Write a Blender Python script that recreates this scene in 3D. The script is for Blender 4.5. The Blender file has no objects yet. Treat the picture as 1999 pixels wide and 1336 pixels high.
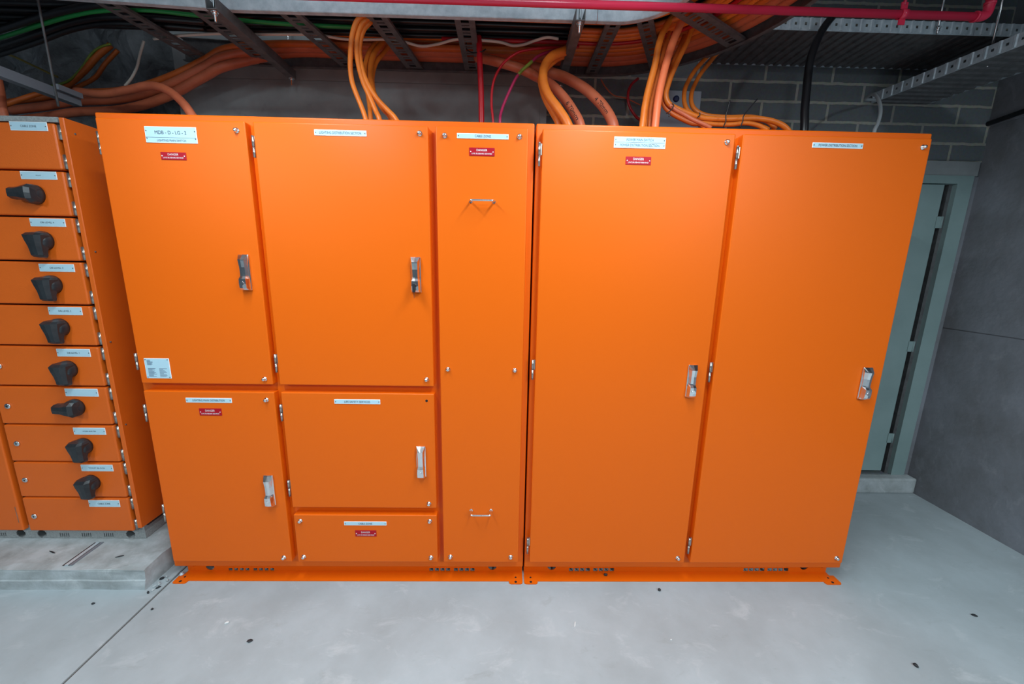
import bpy, bmesh, math, random
from mathutils import Vector, Matrix

random.seed(7)
SC = bpy.context.scene
COL = SC.collection

# ------------------------------------------------------------------ camera
F_PX = 760.0
CAM = Vector((1.5730, -1.6510, 1.5520))
YAW, PITCH, ROLL = math.radians(1.184), math.radians(11.387), math.radians(1.045)
_fw = Vector((math.sin(YAW) * math.cos(PITCH), math.cos(YAW) * math.cos(PITCH), -math.sin(PITCH)))
_r0 = Vector((math.cos(YAW), -math.sin(YAW), 0))
_u0 = _r0.cross(_fw)
CR = math.cos(ROLL) * _r0 + math.sin(ROLL) * _u0
CU = -math.sin(ROLL) * _r0 + math.cos(ROLL) * _u0
cam_data = bpy.data.cameras.new('camera')
cam = bpy.data.objects.new('camera', cam_data)
COL.objects.link(cam)
cam_data.sensor_fit = 'HORIZONTAL'
cam_data.sensor_width = 36.0
cam_data.lens = F_PX / 1999.0 * 36.0
cam_data.clip_start = 0.02
m = Matrix.Identity(4)
for i in range(3):
    m[i][0], m[i][1], m[i][2], m[i][3] = CR[i], CU[i], -_fw[i], CAM[i]
cam.matrix_world = m
SC.camera = cam

# ------------------------------------------------------------------ world, lamps, exposure
SC.view_settings.view_transform = 'Standard'
SC.view_settings.look = 'None'
SC.view_settings.gamma = 1.0
SC.view_settings.use_curve_mapping = False
SC.view_settings.exposure = 0.0
w = bpy.data.worlds.new('world')
SC.world = w
w.use_nodes = True
w.node_tree.nodes['Background'].inputs[0].default_value = (0.55, 0.70, 0.85, 1)
w.node_tree.nodes['Background'].inputs[1].default_value = 0.10


def area(name, loc, sx, sy, power, color, rot=(0, 0, 0)):
    d = bpy.data.lights.new(name, 'AREA')
    d.shape = 'RECTANGLE'
    d.size, d.size_y = sx, sy
    d.energy = power
    d.color = color
    o = bpy.data.objects.new(name, d)
    o.location = loc
    o.rotation_euler = rot
    COL.objects.link(o)
    return o


COOL = (0.79, 0.945, 1.0)
UP = (math.pi, 0, 0)
for bx, bp in ((0.62, 31.0), (2.06, 32.5)):
    area('batten_lamp', (bx, -0.96, 2.575), 0.06, 1.25, bp, COOL)
    area('batten_lamp', (bx, -0.96, 2.595), 0.06, 1.25, bp * 1.0, COOL, UP)
for bx, bp in ((-1.5, 92), (1.4, 5), (3.9, 118)):  # unseen fill lamps added behind the camera to lift the ambient light
    area('fill_lamp', (bx, -3.4, 2.90), 0.12, 1.25, bp, COOL)
    area('fill_lamp', (bx, -3.4, 2.92), 0.12, 1.25, bp * 0.4, COOL, UP)


# ------------------------------------------------------------------ helpers
def ray(px, py):
    return CR * ((px - 999.5) / F_PX) - CU * ((py - 668.0) / F_PX) + _fw


def aY(px, py, Y):
    d = ray(px, py)
    return CAM + d * ((Y - CAM.y) / d.y)


def aZ(px, py, Z):
    d = ray(px, py)
    return CAM + d * ((Z - CAM.z) / d.z)


def aX(px, py, X):
    d = ray(px, py)
    return CAM + d * ((X - CAM.x) / d.x)


def lin(r, g, b):
    f = lambda c: (c / 12.92 if c <= 0.04045 else ((c + 0.055) / 1.055) ** 2.4)
    return (f(r / 255), f(g / 255), f(b / 255), 1)


def mat(name, color, rough=0.5, metal=0.0, noise=None, bump=None, spec=0.5, coat=0.0):
    """noise=(scale, colour2, amount), bump=(scale, strength, distance)"""
    M = bpy.data.materials.new(name)
    M.use_nodes = True
    nt = M.node_tree
    b = nt.nodes['Principled BSDF']
    b.inputs['Base Color'].default_value = color
    b.inputs['Roughness'].default_value = rough
    b.inputs['Metallic'].default_value = metal
    b.inputs['Specular IOR Level'].default_value = spec
    b.inputs['Coat Weight'].default_value = coat
    tc = nt.nodes.new('ShaderNodeTexCoord')
    if noise:
        n = nt.nodes.new('ShaderNodeTexNoise')
        n.inputs['Scale'].default_value = noise[0]
        n.inputs['Detail'].default_value = 6
        n.inputs['Roughness'].default_value = 0.62
        nt.links.new(tc.outputs['Object'], n.inputs['Vector'])
        r = nt.nodes.new('ShaderNodeValToRGB')
        r.color_ramp.elements[0].position = 0.35
        r.color_ramp.elements[1].position = 0.68
        nt.links.new(n.outputs['Fac'], r.inputs['Fac'])
        mx = nt.nodes.new('ShaderNodeMix')
        mx.data_type = 'RGBA'
        mx.inputs[6].default_value = color
        mx.inputs[7].default_value = noise[1]
        ml = nt.nodes.new('ShaderNodeMath')
        ml.operation = 'MULTIPLY'
        ml.inputs[1].default_value = noise[2]
        nt.links.new(r.outputs['Color'], ml.inputs[0])
        nt.links.new(ml.outputs[0], mx.inputs[0])
        nt.links.new(mx.outputs[2], b.inputs['Base Color'])
    if bump:
        n2 = nt.nodes.new('ShaderNodeTexNoise')
        n2.inputs['Scale'].default_value = bump[0]
        n2.inputs['Detail'].default_value = 3
        nt.links.new(tc.outputs['Object'], n2.inputs['Vector'])
        bp = nt.nodes.new('ShaderNodeBump')
        bp.inputs['Strength'].default_value = bump[1]
        bp.inputs['Distance'].default_value = bump[2]
        nt.links.new(n2.outputs['Fac'], bp.inputs['Height'])
        nt.links.new(bp.outputs['Normal'], b.inputs['Normal'])
    return M


ORANGE = mat('orange powder coat', (0.79, 0.126, 0.0025, 1), 0.38, bump=(420, 0.10, 0.0006), spec=0.25)
ORANGE_TEX = mat('orange textured coat', (0.74, 0.128, 0.008, 1), 0.42, bump=(260, 0.35, 0.0012), spec=0.45)
CHROME = mat('chrome', (0.86, 0.88, 0.90, 1), 0.18, 1.0)
STEEL = mat('hinge steel', (0.46, 0.43, 0.40, 1), 0.30, 0.9)
PLATE = mat('pale engraved plate', (0.47, 0.68, 0.79, 1), 0.35)
PLATE_EDGE = mat('white plate edge', (0.86, 0.90, 0.92, 1), 0.35)
INK = mat('engraved lettering', (0.045, 0.055, 0.08, 1), 0.6)
INK_SOFT = mat('fine print', (0.16, 0.24, 0.34, 1), 0.6)
RED_PLATE = mat('red plate', (0.42, 0.003, 0.016, 1), 0.4, spec=0.25)
WHITE = mat('white lettering', (0.88, 0.84, 0.86, 1), 0.5)
BLACK_PL = mat('black plastic', (0.018, 0.022, 0.026, 1), 0.30, noise=(30, (0.035, 0.04, 0.045, 1), 0.6))
DARK = mat('dark interior', (0.006, 0.006, 0.007, 1), 0.8)  # near-black colour stands in for the darkness inside hollows
JOINT = mat('joint filler', (0.10, 0.09, 0.085, 1), 0.8)
DARK_STRIP = mat('dark brown strip', (0.035, 0.022, 0.022, 1), 0.6)  # plain dark brown, for the board interior and the channel's dark lines
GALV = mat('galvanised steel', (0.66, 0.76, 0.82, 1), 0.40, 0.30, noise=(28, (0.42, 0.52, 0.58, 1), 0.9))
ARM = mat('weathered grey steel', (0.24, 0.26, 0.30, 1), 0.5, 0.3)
GALV_DARK = mat('dull and shaded galvanised steel', (0.20, 0.20, 0.205, 1), 0.55, 0.55, noise=(24, (0.11, 0.11, 0.115, 1), 0.8))  # dull steel, also used to paint shade on rear rails and left rod
GREY_BASE = mat('grey textured base', (0.34, 0.36, 0.36, 1), 0.5, 0.0, noise=(120, (0.20, 0.21, 0.21, 1), 0.8), bump=(300, 0.4, 0.001))
RED_PIPE = mat('red pipe paint', (0.55, 0.022, 0.060, 1), 0.25)
CONC_FLOOR = mat('floor concrete', (0.42, 0.475, 0.505, 1), 0.55, noise=(2.6, (0.325, 0.362, 0.38, 1), 0.85), bump=(60, 0.15, 0.002))
CONC_PAD = mat('pad concrete', (0.47, 0.51, 0.53, 1), 0.7, noise=(9, (0.27, 0.29, 0.29, 1), 0.9), bump=(35, 0.6, 0.004))
CONC_WALL = mat('wall concrete', (0.34, 0.365, 0.375, 1), 0.75, noise=(3.2, (0.22, 0.235, 0.24, 1), 0.9), bump=(40, 0.3, 0.003))
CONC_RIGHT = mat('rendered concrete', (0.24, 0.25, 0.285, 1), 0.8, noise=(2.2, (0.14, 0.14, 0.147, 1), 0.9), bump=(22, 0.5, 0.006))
ROCK = mat('rough rock', (0.24, 0.25, 0.27, 1), 0.9, noise=(5, (0.06, 0.06, 0.065, 1), 0.9), bump=(14, 0.9, 0.03))
CEIL = mat('soffit concrete', (0.20, 0.20, 0.205, 1), 0.9, noise=(2, (0.12, 0.05, 0.05, 1), 0.8))
DOORPAINT = mat('pale green door paint', (0.27, 0.37, 0.37, 1), 0.5, noise=(4, (0.20, 0.285, 0.285, 1), 0.6))
C_ORANGE = mat('orange cable', (0.78, 0.20, 0.020, 1), 0.42, noise=(14, (0.62, 0.13, 0.012, 1), 0.7))
C_DEEP = mat('deep orange cable', (0.62, 0.13, 0.016, 1), 0.45, noise=(14, (0.46, 0.085, 0.012, 1), 0.7))
C_SALMON = mat('salmon cable', (0.62, 0.155, 0.07, 1), 0.45, noise=(10, (0.45, 0.10, 0.045, 1), 0.7))
C_PINK = mat('bright coral cable', (0.90, 0.20, 0.075, 1), 0.42)
C_BLACK = mat('black cable', (0.006, 0.0065, 0.009, 1), 0.35)
C_GREEN = mat('green cable', (0.012, 0.26, 0.055, 1), 0.4)
C_LIME = mat('green and yellow cable', (0.13, 0.24, 0.03, 1), 0.45, noise=(40, (0.30, 0.28, 0.03, 1), 0.8))
C_WHITE = mat('white cable', (0.66, 0.60, 0.53, 1), 0.5)
C_RED = mat('red cable', (0.45, 0.006, 0.014, 1), 0.38)
C_MAGENTA = mat('magenta cable', (0.42, 0.02, 0.09, 1), 0.4)
C_GREY = mat('grey conduit', (0.33, 0.36, 0.38, 1), 0.45)
C_YELLOW = mat('dull yellow cable', (0.22, 0.17, 0.03, 1), 0.5)
PALE_BOX = mat('pale blue grey plate', (0.38, 0.43, 0.50, 1), 0.5)
BLUE = mat('blue cap', (0.006, 0.012, 0.09, 1), 0.4)
DEBRIS = mat('black debris', (0.02, 0.022, 0.026, 1), 0.6)
DEBRIS_W = mat('white debris', (0.72, 0.74, 0.74, 1), 0.6)
MARKER = mat('black marker ink', (0.025, 0.015, 0.015, 1), 0.6)


def scuff(M, scale, thr, col, amount):
    """adds pale scuffed patches to a material"""
    nt = M.node_tree
    b = nt.nodes['Principled BSDF']
    src = b.inputs['Base Color'].links[0].from_socket
    tc = nt.nodes.new('ShaderNodeTexCoord')
    mp = nt.nodes.new('ShaderNodeMapping')
    mp.inputs['Scale'].default_value = (1.0, 1.8, 1.0)
    mp.inputs['Rotation'].default_value = (0, 0, 0.6)
    nt.links.new(tc.outputs['Object'], mp.inputs['Vector'])
    n = nt.nodes.new('ShaderNodeTexNoise')
    n.inputs['Scale'].default_value = scale
    n.inputs['Detail'].default_value = 8
    n.inputs['Roughness'].default_value = 0.7
    n.inputs['Distortion'].default_value = 0.6
    nt.links.new(mp.outputs[0], n.inputs['Vector'])
    r = nt.nodes.new('ShaderNodeMapRange')
    r.inputs['From Min'].default_value = thr
    r.inputs['From Max'].default_value = thr + 0.16
    r.inputs['To Max'].default_value = amount
    nt.links.new(n.outputs['Fac'], r.inputs['Value'])
    mx = nt.nodes.new('ShaderNodeMix')
    mx.data_type = 'RGBA'
    mx.inputs[7].default_value = col
    nt.links.new(src, mx.inputs[6])
    nt.links.new(r.outputs[0], mx.inputs[0])
    nt.links.new(mx.outputs[2], b.inputs['Base Color'])


scuff(CONC_FLOOR, 5.0, 0.56, (0.56, 0.60, 0.62, 1), 0.55)
scuff(CONC_FLOOR, 7.5, 0.60, (0.26, 0.28, 0.28, 1), 0.45)
scuff(CONC_PAD, 8.0, 0.55, (0.60, 0.63, 0.64, 1), 0.7)
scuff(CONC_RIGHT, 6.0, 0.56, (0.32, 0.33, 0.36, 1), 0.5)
scuff(CONC_WALL, 5.0, 0.60, (0.12, 0.125, 0.13, 1), 0.6)


def block_material():
    M = bpy.data.materials.new('grey blockwork')
    M.use_nodes = True
    nt = M.node_tree
    b = nt.nodes['Principled BSDF']
    b.inputs['Roughness'].default_value = 0.85
    tc = nt.nodes.new('ShaderNodeTexCoord')
    sep = nt.nodes.new('ShaderNodeSeparateXYZ')
    cmb = nt.nodes.new('ShaderNodeCombineXYZ')
    nt.links.new(tc.outputs['Object'], sep.inputs[0])
    nz = nt.nodes.new('ShaderNodeTexNoise')
    nz.inputs['Scale'].default_value = 16
    nt.links.new(tc.outputs['Object'], nz.inputs['Vector'])
    wob = nt.nodes.new('ShaderNodeMath')
    wob.operation = 'MULTIPLY_ADD'
    wob.inputs[1].default_value = 0.012
    nt.links.new(nz.outputs['Fac'], wob.inputs[0])
    nt.links.new(sep.outputs['Z'], wob.inputs[2])
    nt.links.new(sep.outputs['X'], cmb.inputs[0])
    nt.links.new(wob.outputs[0], cmb.inputs[1])
    mp = nt.nodes.new('ShaderNodeMapping')
    mp.inputs['Location'].default_value = (BR_X, BR_Z, 0)
    nt.links.new(cmb.outputs[0], mp.inputs['Vector'])
    br = nt.nodes.new('ShaderNodeTexBrick')
    br.offset = 0.5
    br.inputs['Scale'].default_value = 1.0
    br.inputs['Brick Width'].default_value = 0.40
    br.inputs['Row Height'].default_value = 0.1035
    br.inputs['Mortar Size'].default_value = 0.0085
    br.inputs['Mortar Smooth'].default_value = 0.2
    br.inputs['Color1'].default_value = (0.15, 0.165, 0.175, 1)
    br.inputs['Color2'].default_value = (0.20, 0.225, 0.24, 1)
    br.inputs['Mortar'].default_value = (0.46, 0.45, 0.39, 1)
    nt.links.new(mp.outputs[0], br.inputs['Vector'])
    n2 = nt.nodes.new('ShaderNodeTexNoise')
    n2.inputs['Scale'].default_value = 60
    n2.inputs['Detail'].default_value = 5
    nt.links.new(tc.outputs['Object'], n2.inputs['Vector'])
    mx = nt.nodes.new('ShaderNodeMix')
    mx.data_type = 'RGBA'
    mx.blend_type = 'MULTIPLY'
    mx.inputs[0].default_value = 0.45
    nt.links.new(br.outputs['Color'], mx.inputs[6])
    nt.links.new(n2.outputs['Color'], mx.inputs[7])
    nt.links.new(mx.outputs[2], b.inputs['Base Color'])
    bp = nt.nodes.new('ShaderNodeBump')
    bp.inputs['Strength'].default_value = 0.6
    bp.inputs['Distance'].default_value = 0.008
    inv = nt.nodes.new('ShaderNodeMath')
    inv.operation = 'SUBTRACT'
    inv.inputs[0].default_value = 1.0
    nt.links.new(br.outputs['Fac'], inv.inputs[1])
    nt.links.new(inv.outputs[0], bp.inputs['Height'])
    nt.links.new(bp.outputs['Normal'], b.inputs['Normal'])
    return M


class MB:
    """collects shapes in world coordinates and links them as ONE mesh object"""

    def __init__(self):
        self.v, self.f, self.m, self.s = [], [], [], []

    def add(self, verts, faces, mi=0, smooth=False):
        k = len(self.v)
        self.v += [tuple(p) for p in verts]
        for f in faces:
            self.f.append([k + i for i in f])
            self.m.append(mi)
            self.s.append(smooth)
        return self

    def box(self, x0, x1, y0, y1, z0, z1, mi=0, fn=None):
        vs = [(x, y, z) for x in (x0, x1) for y in (y0, y1) for z in (z0, z1)]
        if fn:
            vs = [fn(*p) for p in vs]
        return self.add(vs, [(0, 1, 3, 2), (4, 6, 7, 5), (0, 4, 5, 1), (2, 3, 7, 6), (0, 2, 6, 4), (1, 5, 7, 3)], mi)

    def bm(self, b, mi=0, smooth=False):
        b.verts.index_update()
        self.add([v.co.copy() for v in b.verts], [[v.index for v in f.verts] for f in b.faces], mi, smooth)
        b.free()
        return self

    def bevel_box(self, x0, x1, y0, y1, z0, z1, w=0.005, seg=3, mi=0, keep_back=False):
        b = bmesh.new()
        bmesh.ops.create_cube(b, size=1)
        for v in b.verts:
            v.co = Vector(((x0 + x1) / 2 + v.co.x * (x1 - x0), (y0 + y1) / 2 + v.co.y * (y1 - y0), (z0 + z1) / 2 + v.co.z * (z1 - z0)))
        es = [e for e in b.edges if not (keep_back and all(abs(v.co.y - y1) < 1e-6 for v in e.verts))]
        bmesh.ops.bevel(b, geom=es, offset=w, segments=seg, affect='EDGES', profile=0.5)
        return self.bm(b, mi)

    def loft(self, rings, mi=0, smooth=False, cap=True, closed=True):
        n = len(rings[0])
        vs = [p for r in rings for p in r]
        fs = []
        for i in range(len(rings) - 1):
            for j in range(n if closed else n - 1):
                a, b2 = i * n + j, i * n + (j + 1) % n
                fs.append((a, b2, b2 + n, a + n))
        k = len(self.v)
        self.add(vs, fs, mi, smooth)
        if cap:
            self.f.append([k + i for i in range(n)][::-1])
            self.m.append(mi)
            self.s.append(False)
            self.f.append([k + (len(rings) - 1) * n + i for i in range(n)])
            self.m.append(mi)
            self.s.append(False)
        return self

    def cyl(self, c, axis, r, h, seg=16, mi=0, r2=None, smooth=True):
        c, a = Vector(c), Vector(axis).normalized()
        u = a.orthogonal().normalized()
        w2 = a.cross(u)
        r2 = r if r2 is None else r2
        R = []
        for t, rr in ((0, r), (1, r2)):
            R.append([c + a * (h * t) + (u * math.cos(k * 2 * math.pi / seg) + w2 * math.sin(k * 2 * math.pi / seg)) * rr for k in range(seg)])
        return self.loft(R, mi, smooth)

    def lathe(self, c, axis, prof, seg=16, mi=0, smooth=True):
        """prof = [(distance along the axis, radius)]"""
        c, a = Vector(c), Vector(axis).normalized()
        u = a.orthogonal().normalized()
        w2 = a.cross(u)
        R = [[c + a * t + (u * math.cos(k * 2 * math.pi / seg) + w2 * math.sin(k * 2 * math.pi / seg)) * rr for k in range(seg)] for t, rr in prof]
        return self.loft(R, mi, smooth)

    def tube(self, pts, r, seg=10, mi=0, sub=7):
        P = spline(pts, sub)
        fr = frames(P)
        R = []
        for p, (t, u, w2) in zip(P, fr):
            R.append([p + (u * math.cos(k * 2 * math.pi / seg) + w2 * math.sin(k * 2 * math.pi / seg)) * r for k in range(seg)])
        return self.loft(R, mi, True)

    def holed(self, u0, u1, v0, v1, holes, t, fn, mi=0):
        """flat plate with real holes; holes = [(u0,u1,v0,v1)] not overlapping; fn(u, v, n) -> world"""
        us = sorted(set([u0, u1] + [h[0] for h in holes] + [h[1] for h in holes]))
        for a, b in zip(us, us[1:]):
            hs = sorted((h[2], h[3]) for h in holes if h[0] <= a + 1e-9 and h[1] >= b - 1e-9)
            lo = v0
            for h0, h1 in hs + [(v1, v1)]:
                if h0 > lo + 1e-9:
                    self.box(a, b, lo, h0, 0, t, mi, fn)
                lo = max(lo, h1)
        return self

    def text(self, s, cx, cz, y, width, height, mi, to=None, depth=0.0006):
        """flat letters on a plane facing -Y, centred at (cx, cz), fitted to width x height"""
        cu = bpy.data.curves.new('t', 'FONT')
        cu.body = s
        cu.align_x = 'LEFT'
        cu.resolution_u = 3
        o = bpy.data.objects.new('t', cu)
        COL.objects.link(o)
        dg = bpy.context.evaluated_depsgraph_get()
        me = o.evaluated_get(dg).to_mesh()
        vs = [v.co.copy() for v in me.vertices]
        fs = [list(p.vertices) for p in me.polygons]
        o.evaluated_get(dg).to_mesh_clear()
        bpy.data.objects.remove(o)
        bpy.data.curves.remove(cu)
        if not vs:
            return self
        xa, xb = min(v.x for v in vs), max(v.x for v in vs)
        za, zb = min(v.y for v in vs), max(v.y for v in vs)
        if to is None:
            to = lambda p, q: (cx + p * width, y - depth, cz + q * height)
        out = [to((v.x - (xa + xb) / 2) / (xb - xa), (v.y - (za + zb) / 2) / (zb - za)) for v in vs]
        return self.add(out, fs, mi)

    def build(self, name, mats, parent=None, **props):
        me = bpy.data.meshes.new(name)
        me.from_pydata(self.v, [], self.f)
        mats = mats if isinstance(mats, (list, tuple)) else [mats]
        for x in mats:
            me.materials.append(x)
        me.polygons.foreach_set('material_index', self.m)
        me.polygons.foreach_set('use_smooth', self.s)
        bb = bmesh.new()
        bb.from_mesh(me)
        bmesh.ops.recalc_face_normals(bb, faces=bb.faces)
        bb.to_mesh(me)
        bb.free()
        me.update()
        o = bpy.data.objects.new(name, me)
        COL.objects.link(o)
        if parent:
            o.parent = parent
            if parent.type == 'EMPTY':
                o.matrix_parent_inverse = Matrix.Translation(-parent.location)
        for k, v in props.items():
            o[k] = v
        return o


def spline(pts, sub=7):
    P = [Vector(p) for p in pts]
    if len(P) < 3:
        return [P[0].lerp(P[1], i / sub) for i in range(sub + 1)]
    Q = [P[0] * 2 - P[1]] + P + [P[-1] * 2 - P[-2]]
    out = []
    for i in range(1, len(Q) - 2):
        a, b, c, d = Q[i - 1], Q[i], Q[i + 1], Q[i + 2]
        for k in range(sub):
            t = k / sub
            out.append(0.5 * (2 * b + (c - a) * t + (2 * a - 5 * b + 4 * c - d) * t * t + (3 * b - a - 3 * c + d) * t ** 3))
    out.append(P[-1])
    return out


def frames(P):
    fr = []
    t0 = (P[1] - P[0]).normalized()
    u = t0.orthogonal().normalized()
    for i in range(len(P)):
        t = (P[min(i + 1, len(P) - 1)] - P[max(i - 1, 0)]).normalized()
        u = (u - t * u.dot(t)).normalized()
        fr.append((t, u, t.cross(u)))
    return fr


def thing(name, label, cat, loc, group=None):
    o = bpy.data.objects.new(name, None)
    o.empty_display_size = 0.1
    o.location = loc
    COL.objects.link(o)
    o['label'] = label
    o['category'] = cat
    if group:
        o['group'] = group
    return o


def tag(o, label, cat, group=None):
    o['label'] = label
    o['category'] = cat
    if group:
        o['group'] = group
    return o


def struct(o):
    o['kind'] = 'structure'
    return o


# ------------------------------------------------------------------ setting
WY = 0.87          # block wall plane
CW = 0.83          # concrete wall plane
RX = 4.50          # right wall plane
# joints of the blockwork, from the mortar lines seen above the cabinet
_j = aY(1626.5, 146, WY)
_row = aY(1640, 164, WY)
BR_X = -(_j.x) + 0.2 + 4.0
BR_Z = -(_row.z) + 0.1035 * 30 - 0.006
BLOCKS = block_material()

fl = MB()
fl.box(-3.2, -0.045, -6.0, 2.6, -0.12, 0.0)
fl.box(-0.034, RX + 0.02, -6.0, 1.2, -0.12, 0.0)
fl.box(-0.045, -0.034, -6.0, 2.6, -0.12, -0.006, 1)
struct(fl.build('floor', [CONC_FLOOR, JOINT]))
struct(MB().box(-3.2, RX + 0.3, -6.0, 2.8, 3.12, 3.3).build('ceiling', CEIL))
# block wall with the door opening at its right end
DX0, DX1, DZ0, DZ1 = 3.42, 4.452, 0.115, 2.13
wb = MB()
wb.box(1.80, DX0, WY, WY + 0.15, 0, 3.12)
wb.box(DX0, DX1, WY, WY + 0.15, DZ1 + 0.085, 3.12)
wb.box(DX0, DX1, WY, WY + 0.15, 0, DZ0)
wb.box(DX1, RX, WY, WY + 0.15, DZ1 + 0.085, 3.12)
struct(wb.build('wall_back', BLOCKS))
struct(MB().box(DX0 - 0.1, RX - 0.02, WY - 0.012, WY + 0.15, DZ1 + 0.002, DZ1 + 0.085).build('trim_1', CONC_WALL))
struct(MB().box(3.0, 5.0, WY + 0.16, WY + 0.2, 0, 2.4).build('wall_closet', DARK))
cwm = MB()
cwm.box(-0.30, 1.785, CW, CW + 0.2, 0, 2.548)
cwm.box(-0.30, 1.785, CW + 0.004, CW + 0.2, 2.548, 2.553)
cwm.box(-0.30, 1.785, CW, CW + 0.2, 2.553, 3.12)
struct(cwm.build('wall_center', CONC_WALL))
struct(MB().box(1.762, 1.80, CW - 0.006, CW + 0.2, 0, 3.12).build('trim_2', CONC_WALL))
# right wall, slightly rough at its foot
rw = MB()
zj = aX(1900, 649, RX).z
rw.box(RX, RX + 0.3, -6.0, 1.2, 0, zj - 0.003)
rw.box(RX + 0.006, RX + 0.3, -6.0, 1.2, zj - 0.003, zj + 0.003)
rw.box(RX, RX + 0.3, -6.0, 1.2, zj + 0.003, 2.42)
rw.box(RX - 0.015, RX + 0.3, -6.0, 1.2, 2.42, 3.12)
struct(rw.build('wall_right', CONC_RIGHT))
# rock wall behind the left board
b = bmesh.new()
bmesh.ops.create_grid(b, x_segments=70, y_segments=70, size=1)
from mathutils import noise as mnoise
for v in b.verts:
    x, z = -1.6 + v.co.x * 1.6, 1.6 + v.co.y * 1.6
    n = mnoise.fractal(Vector((x * 2.2, 3.1, z * 2.2)), 0.9, 2.0, 5)
    k = abs(mnoise.noise(Vector((x * 4, 7.7, z * 4))))
    v.co = Vector((x, 1.35 + 0.22 * n + 0.08 * k - 0.12 * (x + 1.6), z))
o = MB().bm(b).build('wall_left', ROCK)
struct(o)

# steel door and frame in the back wall
JW = 0.092
struct(MB().box(DX1 + 0.004, RX, WY - 0.002, WY + 0.15, 0, DZ1 + 0.001).build('trim_3', CONC_RIGHT))
dr = MB()
dr.box(DX1 - JW, DX1 + 0.004, WY - 0.018, WY + 0.10, DZ0, DZ1 + 0.002)
dr.box(DX0, DX0 + JW, WY - 0.018, WY + 0.10, DZ0, DZ1 + 0.002)
dr.box(DX0 + JW, DX1 - JW, WY - 0.018, WY + 0.10, DZ1 - 0.045, DZ1 + 0.002)
door = struct(dr.build('door_1', DOORPAINT))
lf = MB().bevel_box(DX0 + JW + 0.01, DX1 - JW - 0.072, WY - 0.012, WY + 0.03, DZ0 + 0.03, DZ1 - 0.05, 0.002, 1)
lf.build('door_leaf', DOORPAINT, door)
MB().box(DX1 - JW - 0.022, DX1 - JW, WY + 0.01, WY + 0.06, DZ0, DZ1 - 0.045).build('door_stop', GALV_DARK, door)
for hz in (0.36, 1.02, 1.82):
    h = MB()
    h.cyl((DX1 - JW - 0.045, WY - 0.014, hz), (0, 0, 1), 0.007, 0.07, 10)
    h.box(DX1 - JW - 0.080, DX1 - JW - 0.045, WY - 0.016, WY - 0.010, hz, hz + 0.07)
    h.build('hinge', DOORPAINT, door)
st = MB().bevel_box(3.40, RX - 0.002, 0.795, WY - 0.001, 0.0, DZ0, 0.012, 2)
tag(st.build('concrete_step', CONC_PAD), 'low grey concrete step under the pale green door, right of the orange cabinets', 'step')
# thin rail on the right wall
p0, p1 = aX(1925, 243, RX - 0.02), aX(1999, 217, RX - 0.02)
d = (p1 - p0)
tag(MB().tube([p0, p0 + d * 0.5, p0 + d * 3], 0.014, 8).build('wall_conduit', C_BLACK),
    'thin dark conduit fixed along the right concrete wall below the cable tray', 'conduit')

# ------------------------------------------------------------------ concrete pad under the left board
PZ = 0.108
b = bmesh.new()
bmesh.ops.create_cube(b, size=1)
for v in b.verts:
    v.co = Vector((-1.70 + (v.co.x + 0.5) * (1.70 - 0.112), -0.036 + (v.co.y + 0.5) * 0.85, (v.co.z + 0.5) * PZ))
bmesh.ops.subdivide_edges(b, edges=b.edges[:], cuts=22, use_grid_fill=True)
for v in b.verts:
    n = mnoise.noise(v.co * 9) * 0.006 + mnoise.noise(v.co * 30) * 0.003
    if v.co.y < -0.03 and v.co.z < PZ - 0.012:
        v.co.y += n - 0.004 * (v.co.z < 0.05)
    if v.co.x > -0.118:
        v.co.x += n
    if v.co.z > PZ - 0.004 and (v.co.x > -0.13 or v.co.y < -0.025):
        v.co.z -= 0.004 + n
        v.co.y += 0.003
tag(MB().bm(b).build('concrete_pad', CONC_PAD), 'raised concrete pad with rough edges under the left orange switchboard', 'concrete pad')
g0, g1 = aZ(127, 1105, PZ), aZ(190, 1060, PZ)
d = (g1 - g0).normalized()
s = Vector((d.y, -d.x, 0))
sc = MB()
for k0, k1, z1, mi in ((-0.012, -0.002, 0.002, 1), (-0.002, 0.014, 0.004, 2), (0.014, 0.020, 0.002, 1), (0.020, 0.032, 0.004, 0)):
    q = [g0 + s * k0, g0 + s * k1, g1 + s * k1, g1 + s * k0]
    sc.add([(p.x, p.y, PZ + z) for z in (0.0005, z1) for p in q], [(0, 1, 2, 3), (4, 5, 6, 7), (0, 1, 5, 4), (1, 2, 6, 5), (2, 3, 7, 6), (3, 0, 4, 7)], mi)
tag(sc.build('steel_channel', [ARM, DARK_STRIP, GALV]), 'flat steel channel lying on the concrete pad in front of the left switchboard', 'steel strip')


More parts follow.
